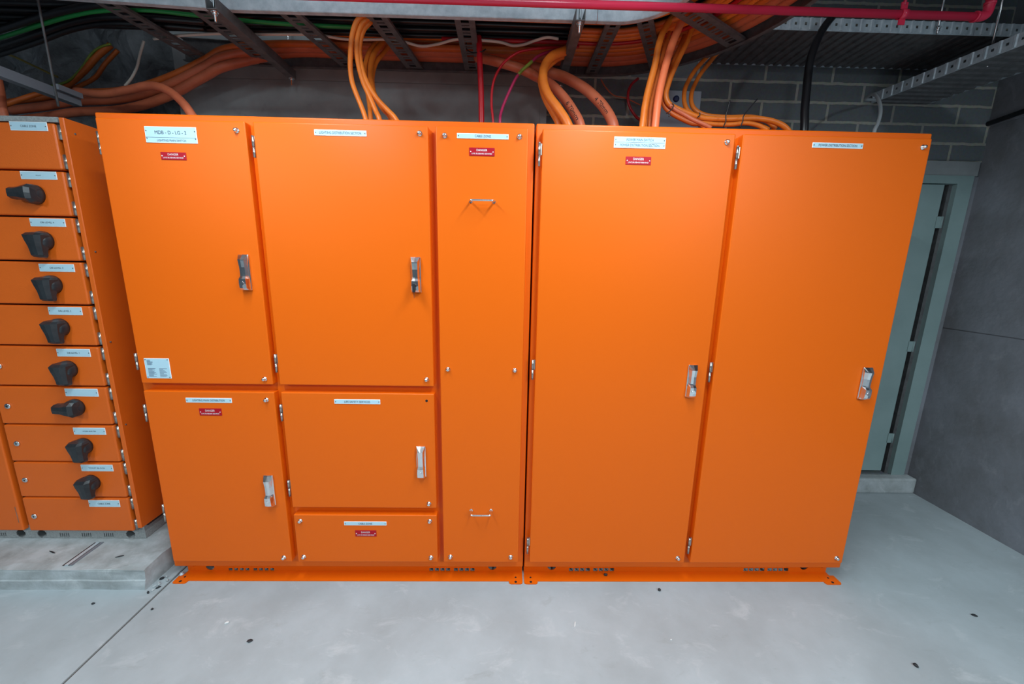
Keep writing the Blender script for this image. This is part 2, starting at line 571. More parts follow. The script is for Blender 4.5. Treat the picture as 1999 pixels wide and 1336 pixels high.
# ------------------------------------------------------------------ fittings shared by the cabinets
def plate(parent, name, tl, br, Y, lines, kind='pale', rule=None, holes=1):
    """engraved plate; tl/br give its corners on the door, lines = [(text, centre v 0..1, width share, height share)]"""
    a, c = aY(tl[0], tl[1], Y), aY(br[0], br[1], Y)
    x0, x1, z1, z0 = a.x, c.x, a.z, c.z
    W, H = x1 - x0, z1 - z0
    t = 0.0022
    mb = MB()
    mb.bevel_box(x0, x1, Y - t, Y, z0, z1, 0.0007, 1, 0)
    e = 0.0022
    yf = Y - t - 0.0002
    if kind == 'pale':
        mb.add([(x0 + e, yf, z0 + e), (x1 - e, yf, z0 + e), (x1 - e, yf, z1 - e), (x0 + e, yf, z1 - e)], [(0, 1, 2, 3)], 1)
    for s, v, ws, hs in lines:
        mb.text(s, (x0 + x1) / 2, z0 + v * H, yf, ws * W, hs * H, 2)
    if rule:
        zc = z0 + rule * H
        mb.add([(x0 + e, yf - 0.0003, zc), (x1 - e, yf - 0.0003, zc), (x1 - e, yf - 0.0003, zc + 0.001), (x0 + e, yf - 0.0003, zc + 0.001)], [(0, 1, 2, 3)], 2)
    hv = [0.5] if holes == 1 else [0.27, 0.73] if holes == 2 else [0.06, 0.94]
    for sx in (x0 + 0.006, x1 - 0.006):
        for v in hv:
            mb.cyl((sx, Y - t - 0.0012, z0 + v * H), (0, 1, 0), 0.0022, 0.001, 8, 3)
    mats = [PLATE_EDGE, PLATE, INK, GALV_DARK] if kind == 'pale' else [RED_PLATE, RED_PLATE, WHITE, WHITE]
    return mb, mats, (x0, x1, z0, z1, yf)


def add_plate(parent, *a, **k):
    mb, mats, _ = plate(parent, *a, **k)
    nm = 'danger_plate' if k.get('kind') == 'red' else 'label_plate'
    o = mb.build(nm, mats, parent)
    o['label'] = ('red danger plate with white lettering' if k.get('kind') == 'red' else 'pale engraved label plate')
    return o


DANGER = [('DANGER', 0.70, 0.42, 0.27), ('LIVE BUSBARS BEHIND', 0.27, 0.80, 0.18)]


def screw(parent, px, py, Y):
    p = aY(px, py, Y - 0.006)
    mb = MB().lathe((p.x, Y, p.z), (0, -1, 0), [(0, 0.0105), (0.0025, 0.0105), (0.003, 0.0075), (0.011, 0.0075), (0.0135, 0.006), (0.0145, 0.002)], 12)
    return mb.build('screw', CHROME, parent)


def swing_handle(parent, top, bot, Y):
    a, c = aY(top[0], top[1], Y - 0.012), aY(bot[0], bot[1], Y - 0.012)
    cx, cz, h = (a.x + c.x) / 2, (a.z + c.z) / 2, (a.z - c.z) / 2
    mb = MB()
    # base plate
    mb.bevel_box(cx - 0.0215, cx + 0.0215, Y - 0.006, Y, cz - h, cz + h, 0.003, 2)
    # body: (t along height, half width at the base, half width at the front, depth)
    prof = [(1.0, 0.020, 0.0185, 0.007), (0.96, 0.0205, 0.0175, 0.010), (0.72, 0.0195, 0.0115, 0.026), (0.66, 0.0190, 0.0115, 0.0255),
            (0.30, 0.0170, 0.0105, 0.022), (-0.12, 0.0170, 0.0105, 0.021), (-0.20, 0.0170, 0.0110, 0.0215), (-0.34, 0.0185, 0.0130, 0.030),
            (-0.62, 0.0190, 0.0140, 0.030), (-0.86, 0.0190, 0.0140, 0.028), (-0.97, 0.0195, 0.0150, 0.020), (-1.0, 0.0195, 0.0160, 0.008)]
    R = []
    for t, wb_, wf, dp in prof:
        z = cz + t * h
        R.append([(cx - wb_, Y - 0.005, z), (cx - wb_, Y - 0.005 - (dp - 0.005) * 0.35, z), (cx - wf, Y - dp, z), (cx, Y - dp - 0.0022, z),
                  (cx + wf, Y - dp, z), (cx + wb_, Y - 0.005 - (dp - 0.005) * 0.35, z), (cx + wb_, Y - 0.005, z)])
    mb.loft(R)
    # lock barrel
    mb.cyl((cx, Y - 0.030, cz - 0.60 * h), (0, -1, 0), 0.0085, 0.004, 14)
    return mb.build('swing_handle', CHROME, parent)


def hinge(parent, top, bot, Y, depth=0.012, knob=False):
    a, c = aY(top[0], top[1], Y), aY(bot[0], bot[1], Y)
    mb = MB()
    r = 0.0052
    mid = a.z * 0.5 + c.z * 0.5
    x = (a.x + c.x) / 2
    mb.cyl((x, Y, c.z), (0, 0, 1), r, mid - c.z - 0.001, 10)
    mb.cyl((x, Y, mid), (0, 0, 1), r * 1.08, a.z - mid, 10)
    mb.box(x, x + 0.010, Y + 0.001, Y + 0.006, mid, a.z)
    if knob:
        mb.lathe((x, Y, a.z), (0, 0, 1), [(0, r), (0.004, r * 0.8), (0.006, r * 0.2)], 10)
    return mb.build('hinge', STEEL, parent)


def pull_handle(parent, l, r, Y):
    a, c = aY(l[0], l[1], Y - 0.04), aY(r[0], r[1], Y - 0.04)
    z = (a.z + c.z) / 2
    x0, x1 = a.x, c.x
    mb = MB().tube([(x0, Y, z), (x0, Y - 0.022, z), (x0 + 0.0015, Y - 0.036, z), (x0 + 0.008, Y - 0.040, z), (x0 + 0.03, Y - 0.0405, z), (x1 - 0.03, Y - 0.0405, z),
                    (x1 - 0.008, Y - 0.040, z), (x1 - 0.0015, Y - 0.036, z), (x1, Y - 0.022, z), (x1, Y, z)], 0.0042, 10, 0, 5)
    for x in (x0, x1):
        mb.cyl((x, Y - 0.003, z), (0, 1, 0), 0.007, 0.003, 12)
    return mb.build('pull_handle', CHROME, parent)


FY = 0.036       # face of the enclosure frames


def circle_holes(cx, cz, r, n=10):
    out = []
    for i in range(n):
        u0, u1 = -r + 2 * r * i / n, -r + 2 * r * (i + 1) / n
        hh = math.sqrt(max(0, r * r - ((u0 + u1) / 2) ** 2))
        out.append((cx + u0, cx + u1, cz - hh, cz + hh))
    return out


def enclosure(name, label, x0, x1, zt, tabs, slot_groups, round_px, il, ir):
    root = thing(name, label, 'switchboard', ((x0 + x1) / 2, 0.25, 0))
    body = MB().bevel_box(x0, x1, FY, 0.50, 0.061, zt, 0.006, 3)
    body.build('enclosure_body', ORANGE, root)
    # recessed plinth with slots and finger holes
    PY = 0.074
    holes = []
    for px0, px1 in slot_groups:
        for k in range(2):
            g0_, g1_ = (px0, px0 + (px1 - px0) * 0.475) if k == 0 else (px0 + (px1 - px0) * 0.525, px1)
            for i in range(4):
                w1 = (g1_ - g0_) / 4
                a = aY(g0_ + w1 * i + w1 * 0.10, 1109.5, PY)
                c = aY(g0_ + w1 * i + w1 * 0.85, 1116.0, PY)
                holes.append((a.x, c.x, c.z, a.z))
    for px in round_px:
        p = aY(px, 1106.5, PY)
        holes += circle_holes(p.x, p.z, 0.021)
    pl = MB()
    pl.holed(x0 + il, x1 - ir, 0.004, 0.0609, holes, 0.003, lambda u, v, n: (u, PY + n, v))
    pl.box(x0 + il, x0 + il + 0.003, PY + 0.003, 0.48, 0.004, 0.0609)
    pl.box(x1 - ir - 0.003, x1 - ir, PY + 0.003, 0.48, 0.004, 0.0609)
    pl.box(x0 + il + 0.003, x1 - ir - 0.003, 0.46, 0.463, 0.004, 0.0609)
    pl.box(x0 + il + 0.006, x1 - ir - 0.006, PY + 0.03, 0.45, 0.005, 0.0605, 1)  # near-black filler block, paints in the shade behind the plinth holes
    for sgn, xx in ((1, x0 + 0.055), (-1, x1 - 0.055)):
        pl.cyl((xx, PY - 0.004, 0.035), (0, 1, 0), 0.006, 0.004, 8)
    pl.build('plinth', [ORANGE, DARK], root)
    fm = MB()
    # floor flange with rounded lug tabs at both ends
    fm.box(x0 + il, x1 - ir, 0.012, PY + 0.003, 0.0005, 0.004)
    for ta, tb in tabs:
        cc = 0.010
        outline = [(ta, 0.05), (ta, -0.006 + cc), (ta + 0.003, -0.006 + 0.003), (ta + cc, -0.006), (tb - cc, -0.006), (tb - 0.003, -0.003), (tb, 0.004), (tb, 0.05)]
        fm.loft([[(p, q, z) for p, q in outline] for z in (0.0005, 0.0045)])
    fm.build('floor_flange', ORANGE, root)
    for ta, tb in tabs:
        MB().cyl(((ta + tb) / 2, 0.006, 0.0044), (0, 0, 1), 0.0065, 0.0004, 12).build('fixing_hole', DARK, root)
        MB().cyl(((ta + tb) / 2, 0.034, 0.0044), (0, 0, 1), 0.005, 0.0004, 12).build('fixing_hole', DARK, root)
    return root


def door_panel(root, x0, x1, z0, z1, label=None):
    o = MB().bevel_box(x0, x1, 0.0, FY - 0.0002, z0, z1, 0.0045, 3, keep_back=True).build('door', ORANGE, root)
    if label:
        o['label'] = label
    return o


ZT, ZB = 2.070, 0.120
L = enclosure('switchboard_enclosure', 'left wide orange switchboard cabinet with the MDB-D-LG-2 label and six doors and panels', -0.033, 1.6825, 2.101,
              [(-0.022, 0.045), (1.614, 1.681)], [(445, 537), (837, 928)], [410, 961], 0.03, 0.001)
R_ = enclosure('switchboard_enclosure', 'right orange switchboard cabinet with two tall power distribution doors', 1.6895, 3.301, 2.101,
               [(1.689, 1.756), (3.205, 3.287)], [(1110, 1200), (1451, 1540)], [1077, 1570], 0.001, 0.035)

# --- left enclosure
d1 = door_panel(L, 0.0, 0.5639, 1.0131, ZT, 'upper left door carrying the MDB-D-LG-2 plate')
d1b = door_panel(L, 0.0, 0.5639, ZB, 0.9785, 'lower left door, lighting main distribution')
d2 = door_panel(L, 0.5932, 1.2657, 1.0131, ZT, 'upper middle door, lighting distribution section')
d2b = door_panel(L, 0.5932, 1.2657, 0.4134, 0.9785, 'middle door, life safety services')
d2c = door_panel(L, 0.5932, 1.2657, ZB, 0.3756, 'low cable zone panel')
d3 = door_panel(L, 1.2944, 1.6568, ZB, ZT, 'tall narrow cable zone panel with two pull handles')
add_plate(d1, 'p', (281.5, 246.5), (387, 281), 0.0, [('MDB - D - LG - 2', 0.64, 0.61, 0.21), ('LIGHTING MAIN SWITCH', 0.155, 0.56, 0.125)], rule=0.32, holes=2)
add_plate(d1, 'p', (313.5, 297), (365.2, 313), 0.0, DANGER, kind='red')
mb, mats, (x0, x1, z0, z1, yf) = plate(d1, 'p', (281, 699.5), (336, 739), 0.0, [], holes=3)
W, H = x1 - x0, z1 - z0
rr = random.Random(3)
for u0, u1, v0, v1, n in ((0.11, 0.40, 0.66, 0.92, 7), (0.11, 0.44, 0.07, 0.52, 11), (0.56, 0.90, 0.07, 0.52, 9)):
    for i in range(n):
        zz = z0 + H * (v0 + (v1 - v0) * (i + 0.2) / n)
        e = u0 + (u1 - u0) * rr.uniform(0.45, 1.0)
        mb.add([(x0 + W * u0, yf - 0.0003, zz), (x0 + W * e, yf - 0.0003, zz), (x0 + W * e, yf - 0.0003, zz + 0.0022), (x0 + W * u0, yf - 0.0003, zz + 0.0022)], [(0, 1, 2, 3)], 2)
mats = [mats[0], mats[1], INK_SOFT, mats[3]]
o = mb.build('rating_plate', mats, d1)
o['label'] = 'pale rating plate filled with fine print'
for q in ((460, 254), (515, 741)):
    screw(d1, q[0], q[1], 0.0)
swing_handle(d1, (473, 497), (479.5, 567), 0.0)
hinge(d1, (190.5, 257), (199, 302), 0.006)
hinge(d1, (263.5, 690), (270.5, 722), 0.006)
add_plate(d1b, 'p', (362.5, 776.7), (453.5, 786.8), 0.0, [('LIGHTING MAIN DISTRIBUTION', 0.5, 0.70, 0.42)])
add_plate(d1b, 'p', (388.5, 797.3), (434, 811.5), 0.0, DANGER, kind='red')
for q in ((518.5, 782), (553, 1090)):
    screw(d1b, q[0], q[1], 0.0)
swing_handle(d1b, (522.3, 930), (527, 989), 0.0)
hinge(d1b, (281.5, 790), (287.5, 823), 0.006)
hinge(d1b, (318, 985), (324, 1018), 0.006)
add_plate(d2, 'p', (613.2, 252.9), (716, 267), 0.0, [('LIGHTING DISTRIBUTION SECTION', 0.5, 0.80, 0.42)])
for q in ((818.5, 260), (832.2, 742)):
    screw(d2, q[0], q[1], 0.0)
swing_handle(d2, (810.3, 502), (811.5, 571.5), 0.0)
hinge(d2, (492.5, 265), (498, 308), 0.004)
hinge(d2, (536.5, 692), (540.5, 727), 0.004)
add_plate(d2b, 'p', (652.5, 779.4), (742.7, 789.4), 0.0, [('LIFE SAFETY SERVICES', 0.5, 0.56, 0.42)])
screw(d2b, 837, 985, 0.0)
swing_handle(d2b, (821, 873.5), (822, 933.5), 0.0)
hinge(d2b, (547.5, 790), (551, 822), 0.004)
hinge(d2b, (563, 938), (566, 969), 0.004)
p = aY(832.8, 783, 0)
MB().cyl((p.x, -0.0006, p.z), (0, 1, 0), 0.0058, 0.0006, 14).build('screw_hole', DARK, d2b)
add_plate(d2c, 'p', (671.7, 1018.2), (754.8, 1026), 0.0, [('CABLE ZONE', 0.5, 0.32, 0.45)])
add_plate(d2c, 'p', (693.3, 1035.4), (735.2, 1047.4), 0.0, DANGER, kind='red')
for q in ((585, 1018.5), (592, 1088.5), (838.5, 1019), (841, 1090)):
    screw(d2c, q[0], q[1], 0.0)
add_plate(d3, 'p', (892, 260), (992.8, 272.8), 0.0, [('CABLE ZONE', 0.5, 0.31, 0.45)])
add_plate(d3, 'p', (916, 288.2), (965.5, 305.4), 0.0, DANGER, kind='red')
for q in ((867.5, 264), (1014.5, 266), (874, 722), (1005, 724), (879, 1088.5), (997, 1089)):
    screw(d3, q[0], q[1], 0.0)
pull_handle(d3, (917.5, 390.5), (963.5, 391.5), 0.0)
pull_handle(d3, (918.5, 1006.5), (958, 1007), 0.0)
# --- right enclosure
d4 = door_panel(R_, 1.712, 2.4752, ZB, ZT, 'left tall door, power main switch')
d5 = door_panel(R_, 2.5056, 3.2675, ZB, ZT, 'right tall door, power distribution section')
add_plate(d4, 'p', (1199.2, 266.8), (1298, 291.2), 0.0, [('POWER MAIN SWITCH', 0.74, 0.52, 0.22), ('POWER DISTRIBUTION SECTION', 0.26, 0.76, 0.22)], rule=0.49, holes=2)
add_plate(d4, 'p', (1221.7, 305.6), (1270, 322.6), 0.0, DANGER, kind='red')
for q in ((1420.5, 277), (1324, 1091)):
    screw(d4, q[0], q[1], 0.0)
swing_handle(d4, (1353.5, 713.5), (1349.5, 776), 0.0)
hinge(d4, (1054, 280), (1051.5, 325), 0.0, knob=True)
hinge(d4, (1040, 703), (1039.5, 741), 0.004)
hinge(d4, (1030.5, 1051), (1029.5, 1081), 0.004)
add_plate(d5, 'p', (1586.2, 278.2), (1683, 291), 0.0, [('POWER DISTRIBUTION SECTION', 0.5, 0.76, 0.45)])
for q in ((1804.5, 287), (1634.5, 1091)):
    screw(d5, q[0], q[1], 0.0)
swing_handle(d5, (1695.5, 718.5), (1688, 780), 0.0)
hinge(d5, (1440, 287), (1436, 331), 0.0, knob=True)
hinge(d5, (1387.5, 708), (1384.5, 746), 0.004)
hinge(d5, (1346.5, 1051), (1343, 1081), 0.004)
# key left in the lock of the upper middle door
p = aY(809.5, 557, -0.034)
kb = MB().cyl((p.x, -0.0345, p.z), (0, -1, 0), 0.003, 0.012, 8)
kb.bevel_box(p.x - 0.006, p.x + 0.006, -0.056, -0.046, p.z - 0.028, p.z + 0.008, 0.002, 1)
kb.box(p.x - 0.0008, p.x + 0.0008, -0.052, -0.0505, p.z - 0.052, p.z - 0.027)
tag(kb.build('key', BLACK_PL), 'small black key in the lock of the lighting distribution section door', 'key')
# washer on the left foot
p = aZ(355, 1121.5, 0.006)
tag(MB().lathe((p.x, p.y, 0.0046), (0, 0, 1), [(0, 0.011), (0.005, 0.011), (0.006, 0.007), (0.012, 0.006)], 12).build('anchor_bolt', GALV),
    'pale anchor bolt at the left foot of the MDB-D-LG-2 cabinet', 'bolt')

# ------------------------------------------------------------------ left distribution board on the pad
BY = 0.152                       # its door plane
B = thing('distribution_board', 'left orange switchboard with black rotary switch handles standing on the concrete pad', 'switchboard', (-0.7, 0.4, PZ))
zb0 = aY(280, 1057, BY + 0.02).z
zb0 = PZ + 0.002
xr = aY(120, 230, BY).x          # right edge of the side panel
xr = (xr + aY(267, 1030, BY).x) / 2
zt_side, zb_side = aY(119.6, 230, BY).z, aY(266.9, 1030.4, BY).z
# door column: right and left edges, seams
dxr = (aY(107, 240, BY).x + aY(258, 1037, BY).x) / 2
dxl = (aY(53.5, 1035, BY).x + aY(10, 832, BY).x) / 2
seam_px = [(104, 238.5), (133, 333.5), (143, 424), (165, 511.5), (181, 597), (194, 677), (211, 756), (227, 831), (240.5, 903.6), (253.7, 972.8), (258.5, 1039)]
seams = [aY(q[0], q[1], BY).z for q in seam_px]
col2r = (aY(44.5, 1035, BY).x + aY(0, 850, BY).x) / 2
bd = MB()
bd.box(-1.55, xr + 0.016, BY + 0.035, 0.72, zb_side - 0.012, zt_side - 0.012)
bd.build('board_interior', DARK_STRIP, B)
tp = MB().box(-1.55, xr - 0.012, BY + 0.004, 0.72, zt_side - 0.016, zt_side + 0.004)
tp.build('top_frame', GREY_BASE, B)
sp = MB()
sp.bevel_box(xr + 0.016, xr + 0.020, BY - 0.003, 0.72, zb_side, zt_side, 0.001, 1)
sp.bevel_box(xr, xr + 0.018, BY - 0.004, BY + 0.0, zb_side, zt_side, 0.001, 1)
side = sp.build('side_panel', ORANGE_TEX, B)
for px, py in ((147, 262), (186.5, 492), (216, 668), (246, 829)):
    p = aX(px, py, xr + 0.021)
    MB().lathe((xr + 0.020, p.y, p.z), (1, 0, 0), [(0, 0.004), (0.002, 0.004), (0.003, 0.002)], 8).build('screw', GALV_DARK, side)
# base
bs = MB()
BBY = BY + 0.022
zbt = zb_side - 0.004
holes = []
for px, py in ((41, 1042), (82, 1043), (255, 1044)):
    p = aY(px, py, BBY)
    holes += circle_holes(p.x, p.z, 0.023)
for px, py in ((3, 1044), (126, 1045), (169, 1045), (212, 1045)):
    for k in range(5):
        p = aY(px - 8 + k * 4, py, BBY)
        holes.append((p.x - 0.0028, p.x + 0.0028, p.z - 0.011, p.z + 0.011))
bs.holed(-1.55, xr + 0.006, zb0, zbt, holes, 0.003, lambda u, v, n: (u, BBY + n, v))
bs.box(xr + 0.003, xr + 0.006, BBY + 0.003, 0.72, zb0, zbt)
bs.box(-1.55, xr - 0.002, BBY + 0.05, 0.72, zb0 + 0.002, zbt, 1)
bs.build('base', [GREY_BASE, DARK], B)


def tex_door(x0, x1, z0, z1):
    return MB().bevel_box(x0, x1, BY, BY + 0.03, z0, z1, 0.007, 3, keep_back=True).build('door', ORANGE_TEX, B)


def rotary(parent, px, py, horiz):
    p = aY(px, py, BY - 0.015)
    mb = MB()
    mb.lathe((p.x, BY, p.z), (0, -1, 0), [(0, 0.041), (0.012, 0.041), (0.024, 0.038), (0.036, 0.033), (0.042, 0.022), (0.043, 0.004)], 24)
    # winged grip: wide over the hub, waisted, then running out to a blunt toe (local a = along grip, b = across, depth out of the door)
    prof = [(-0.036, 0.018, 0.030), (-0.032, 0.029, 0.050), (-0.022, 0.033, 0.064), (0.0, 0.029, 0.061), (0.025, 0.0235, 0.056), (0.048, 0.0215, 0.053), (0.062, 0.0215, 0.052), (0.070, 0.019, 0.044), (0.073, 0.015, 0.026)]
    R = []
    for a, b_, dp in prof:
        back = 0.012 if a < 0.03 else 0.020
        ring = [(-b_ * 1.15, back), (-b_ * 1.1, dp * 0.72), (-b_ * 0.72, dp * 0.97), (0, dp), (b_ * 0.72, dp * 0.97), (b_ * 1.1, dp * 0.72), (b_ * 1.15, back)]
        if horiz:
            R.append([(p.x - a, BY - q, p.z + r) for r, q in ring])
        else:
            R.append([(p.x + r, BY - q, p.z - a) for r, q in ring])
    mb.loft(R, 0, False)
    return mb.build('rotary_handle', BLACK_PL, parent)


names = ['CABLE ZONE', 'SPARE', 'DB-LEVEL 4', 'DB-LEVEL 3', 'DB-LEVEL 2', 'DB-LEVEL 1', 'SPARE', 'WORK SHELTER', 'TOILET BLOCK', 'CABLE ZONE']
lab = [((18, 236.8), (95, 256.5)), ((39, 334), (113, 351.5)), ((57.5, 426), (130, 443.5)), ((75.5, 515), (147.5, 531.5)), ((93.5, 599), (162.5, 615.7)),
       ((110, 681), (178.5, 697)), ((126, 758.7), (193.5, 774.5)), ((142.5, 835), (208, 849)), ((157.5, 907.2), (222.5, 920.4)), ((172.5, 976.5), (235.7, 990))]
txt = [(0.42, 0.24), (0.14, 0.10), (0.38, 0.20), (0.38, 0.20), (0.38, 0.20), (0.36, 0.20), (0.0, 0.0), (0.42, 0.18), (0.52, 0.18), (0.40, 0.24)]
rot = [None, (62, 379, 1), (80, 470, 0), (97, 556, 0), (112, 640, 0), (128, 722, 0), (143, 797, 1), (159, 873, 0), (174, 945, 0), None]
lock_px = {5: (-1, 715), 6: (16, 793), 7: (34, 866), 8: (50, 937), 9: (68, 1008)}
for i in range(10):
    g = 0.0035
    dd = tex_door(dxl, dxr, seams[i + 1] + g, seams[i] - g)
    tl, br = lab[i]
    ls = [] if txt[i][0] == 0 else [(names[i], 0.5, txt[i][0], txt[i][1])]
    add_plate(dd, 'p', tl, br, BY, ls)
    if rot[i]:
        rotary(dd, *rot[i])
    for zz, s in ((seams[i] - g, -1), (seams[i + 1] + g, 1)):
        za, zc = (zz - 0.062, zz - 0.004) if s < 0 else (zz + 0.004, zz + 0.062)
        hm = MB()
        hx = (dxr + xr) / 2
        hm.cyl((hx - 0.002, BY + 0.012, za), (0, 0, 1), 0.0085, zc - za, 10)
        hm.box(dxr - 0.003, hx, BY + 0.010, BY + 0.014, za + 0.003, zc - 0.003)
        hm.cyl((hx + 0.004, BY + 0.010, (za + zc) / 2 - 0.001), (0, 0, 1), 0.0092, 0.002, 10)
        hm.build('hinge', STEEL, dd)
    if i in lock_px:
        p = aY(lock_px[i][0], lock_px[i][1], BY)
        lk = MB().lathe((p.x, BY, p.z), (0, -1, 0), [(0, 0.0135), (0.004, 0.0135), (0.006, 0.011), (0.006, 0.007)], 16)
        lk.cyl((p.x, BY - 0.0062, p.z), (0, 1, 0), 0.0062, 0.001, 3, 1)
        lk.build('lock', [CHROME, DARK], dd)
# neighbouring tall door of the same board
ld = MB().bevel_box(-1.55, col2r, BY, BY + 0.03, seams[10] + 0.004, seams[0], 0.007, 3, keep_back=True).build('door', ORANGE_TEX, B, label='tall door at the left edge of the photo')
a_, c_ = aY(34.5, 988, BY + 0.01), aY(41, 1018, BY + 0.01)
MB().cyl(((a_.x + c_.x) / 2, BY + 0.008, c_.z), (0, 0, 1), 0.0085, a_.z - c_.z, 10).build('hinge', STEEL, ld)

# ------------------------------------------------------------------ cable ladder overhead
LZ = 2.580
LY0, LY1 = 0.243, 0.745
LX0, LX1 = -1.6, 2.03


def ldrift(x):
    # the left length of ladder is joined on at a slight angle
    return 0.0 if x > 0.40 else -0.075 * (0.40 - x)



def slotted(mb, ux0, ux1, wid, fn):
    """slotted strip from ux0 to ux1 along u, width wid along v, fn(u,v,n)->world; turned-up sides"""
    holes = []
    u = ux0 + 0.03
    k = 0
    while u < ux1 - 0.045:
        ln = 0.022 if k % 2 == 0 else 0.008
        holes.append((u, u + ln, -wid * 0.20, wid * 0.20))
        u += ln + 0.014
        k += 1
    mb.holed(ux0, ux1, -wid / 2, wid / 2, holes, 0.002, fn)
    mb.box(ux0, ux1, -wid / 2, -wid / 2 + 0.002, 0.002, 0.012, 0, fn)
    mb.box(ux0, ux1, wid / 2 - 0.002, wid / 2, 0.002, 0.012, 0, fn)


LAD = thing('cable_ladder', 'straight galvanised cable ladder hung over the orange cabinets carrying black and orange cables', 'cable ladder', (0.6, 0.5, LZ))
for y, sg in ((LY0, 1), (LY1, -1)):
    rl = MB()
    ya, yb = (y, y + 0.022) if sg > 0 else (y - 0.022, y)
    for x0_, x1_ in ((LX0 if sg > 0 else -0.14, 0.40), (0.40, LX1 - 0.08)):
        fn = lambda x, yy, z: (x, yy + ldrift(x), z)
        rl.box(x0_, x1_, y - 0.0015, y + 0.0015, LZ - 0.004, LZ + 0.10, 0, fn)
        rl.box(x0_, x1_, ya, yb, LZ - 0.006, LZ - 0.003, 0, fn)
        rl.box(x0_, x1_, ya, yb, LZ + 0.098, LZ + 0.101, 0, fn)
    rl.build('side_rail', GALV if sg > 0 else GALV_DARK, LAD)  # rear rail is the same steel, its shade put into a darker colour
for x, skew in ((-0.10, 0.06), (0.265, 0.02), (0.63, 0.09), (1.00, 0.07), (1.382, 0.0)):
    rg = MB()
    fn = lambda u, v, n, x=x, s=skew: (x + v + s * (u - LY0) / (LY1 - LY0), u + ldrift(x), LZ + n)
    slotted(rg, LY0 + 0.003, LY1 - 0.003, 0.088, fn)
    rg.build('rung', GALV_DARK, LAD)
BCX, BCY, RI, RO = 2.03, 0.0, 0.243, 0.745
BEND = thing('cable_ladder_bend', 'curved galvanised ladder bend turning towards the viewer at the right end of the ladder', 'cable ladder', (2.3, 0.3, LZ))
for rad, sg in ((RI, 1), (RO, -1)):
    rl = MB()
    arc = [(LX1 - 0.078, rad)] + [(BCX + rad * math.sin(t * math.pi / 2 / 20), BCY + rad * math.cos(t * math.pi / 2 / 20)) for t in range(21)] + [(BCX + rad, -1.6)]
    for r1, r2, za, zc in ((-0.0015, 0.0015, -0.004, 0.10), (0, 0.022 * sg, -0.006, -0.003), (0, 0.022 * sg, 0.098, 0.101)):
        rings = []
        for i, (ax, ay) in enumerate(arc):
            if i == 0 or ax < BCX + 1e-6:
                nx, ny = 0, 1
            elif i == len(arc) - 1:
                nx, ny = 1, 0
            else:
                nx, ny = (ax - BCX) / rad, (ay - BCY) / rad
            rings.append([(ax + nx * q, ay + ny * q, LZ + z) for q, z in ((r1, za), (r2, za), (r2, zc), (r1, zc))])
        rl.loft(rings)
    rl.build('side_rail', GALV if sg > 0 else GALV_DARK, BEND)  # outer rail likewise coloured darker to stand for shade
for ang in (90, 63, 33, 2):
    ca, sa = math.cos(math.radians(ang)), math.sin(math.radians(ang))
    rg = MB()
    fn = lambda u, v, n, ca=ca, sa=sa: (BCX + ca * u + sa * v, BCY + sa * u - ca * v, LZ + n)
    slotted(rg, RI + 0.003, RO - 0.003, 0.066 if ang > 40 else 0.085, fn)
    rg.build('rung', GALV_DARK, BEND)

# trapeze struts with their rods
for i, (x, lab_) in enumerate(((0.382, 'dark channel strut with hanging rods under the left part of the cable ladder'),
                               (1.866, 'dark channel strut with hanging rods under the ladder above the two abutting cabinets'))):
    T = thing('trapeze_bracket', lab_, 'bracket', (x, 0.5, LZ - 0.05), 'ladder trapeze brackets')
    c = MB()
    c.box(x - 0.020, x + 0.020, 0.160, 0.770, LZ - 0.050, LZ - 0.047)
    c.box(x - 0.020, x - 0.017, 0.160, 0.770, LZ - 0.047, LZ - 0.0065)
    c.box(x + 0.017, x + 0.020, 0.160, 0.770, LZ - 0.047, LZ - 0.0065)
    c.build('strut', GALV_DARK, T)
    for y in (0.180, 0.758):
        rd = MB().cyl((x, y, LZ - 0.085), (0, 0, 1), 0.0045, 3.12 - LZ + 0.084, 8)
        rd.cyl((x, y, LZ - 0.060), (0, 0, 1), 0.0095, 0.009, 6)
        rd.cyl((x, y, LZ - 0.0515), (0, 0, 1), 0.014, 0.002, 12)
        rd.build('threaded_rod', CHROME, T)

# ------------------------------------------------------------------ perforated trays on the right
TA = thing('cable_tray', 'perforated cable tray running along the block wall behind the red pipe', 'cable tray', (3.6, 0.66, 2.70))
TZ, TY0, TY1, TX0, TX1 = 2.700, 0.500, 0.845, 2.70, 4.46
t1 = MB()
pitch = 0.0505
n = int((TX1 - TX0) / pitch)
holes = []
for k in range(n):
    cx = TX0 + (k + 0.5) * pitch
    holes += [(cx - 0.0055, cx + 0.0055, 0.024, 0.036)]
t1.holed(TX0, TX1, 0, 0.056, holes, 0.0015, lambda u, v, nn: (u, TY0 + nn, TZ + v))
for k in range(n + 1):
    cx = TX0 + k * pitch
    t1.loft([[(cx - 0.008, TY0, z), (cx - 0.004, TY0 - 0.004, z), (cx + 0.004, TY0 - 0.004, z), (cx + 0.008, TY0, z)] for z in (TZ + 0.004, TZ + 0.056)])
t1.build('front_flange', GALV, TA)
t2 = MB().box(TX0, TX1, TY1 - 0.0015, TY1, TZ, TZ + 0.056)
t2.build('rear_flange', GALV, TA)
t3 = MB()
ring = []
for k in range(n):
    x = TX0 + k * pitch
    ring += [(x, 0.0), (x + pitch * 0.45, 0.0), (x + pitch * 0.55, 0.008), (x + pitch * 0.9, 0.008)]
t3.loft([[(x, TY0 + 0.0015, TZ + z) for x, z in ring], [(x, TY1 - 0.0015, TZ + z) for x, z in ring]], cap=False, closed=False)
t3.build('tray_floor', GALV_DARK, TA)
TB = thing('cable_tray', 'perforated cable tray running along the right wall and ending at the block wall', 'cable tray', (3.93, 0.3, 2.52))
TBZ = 2.522
ang = math.radians(6.5)


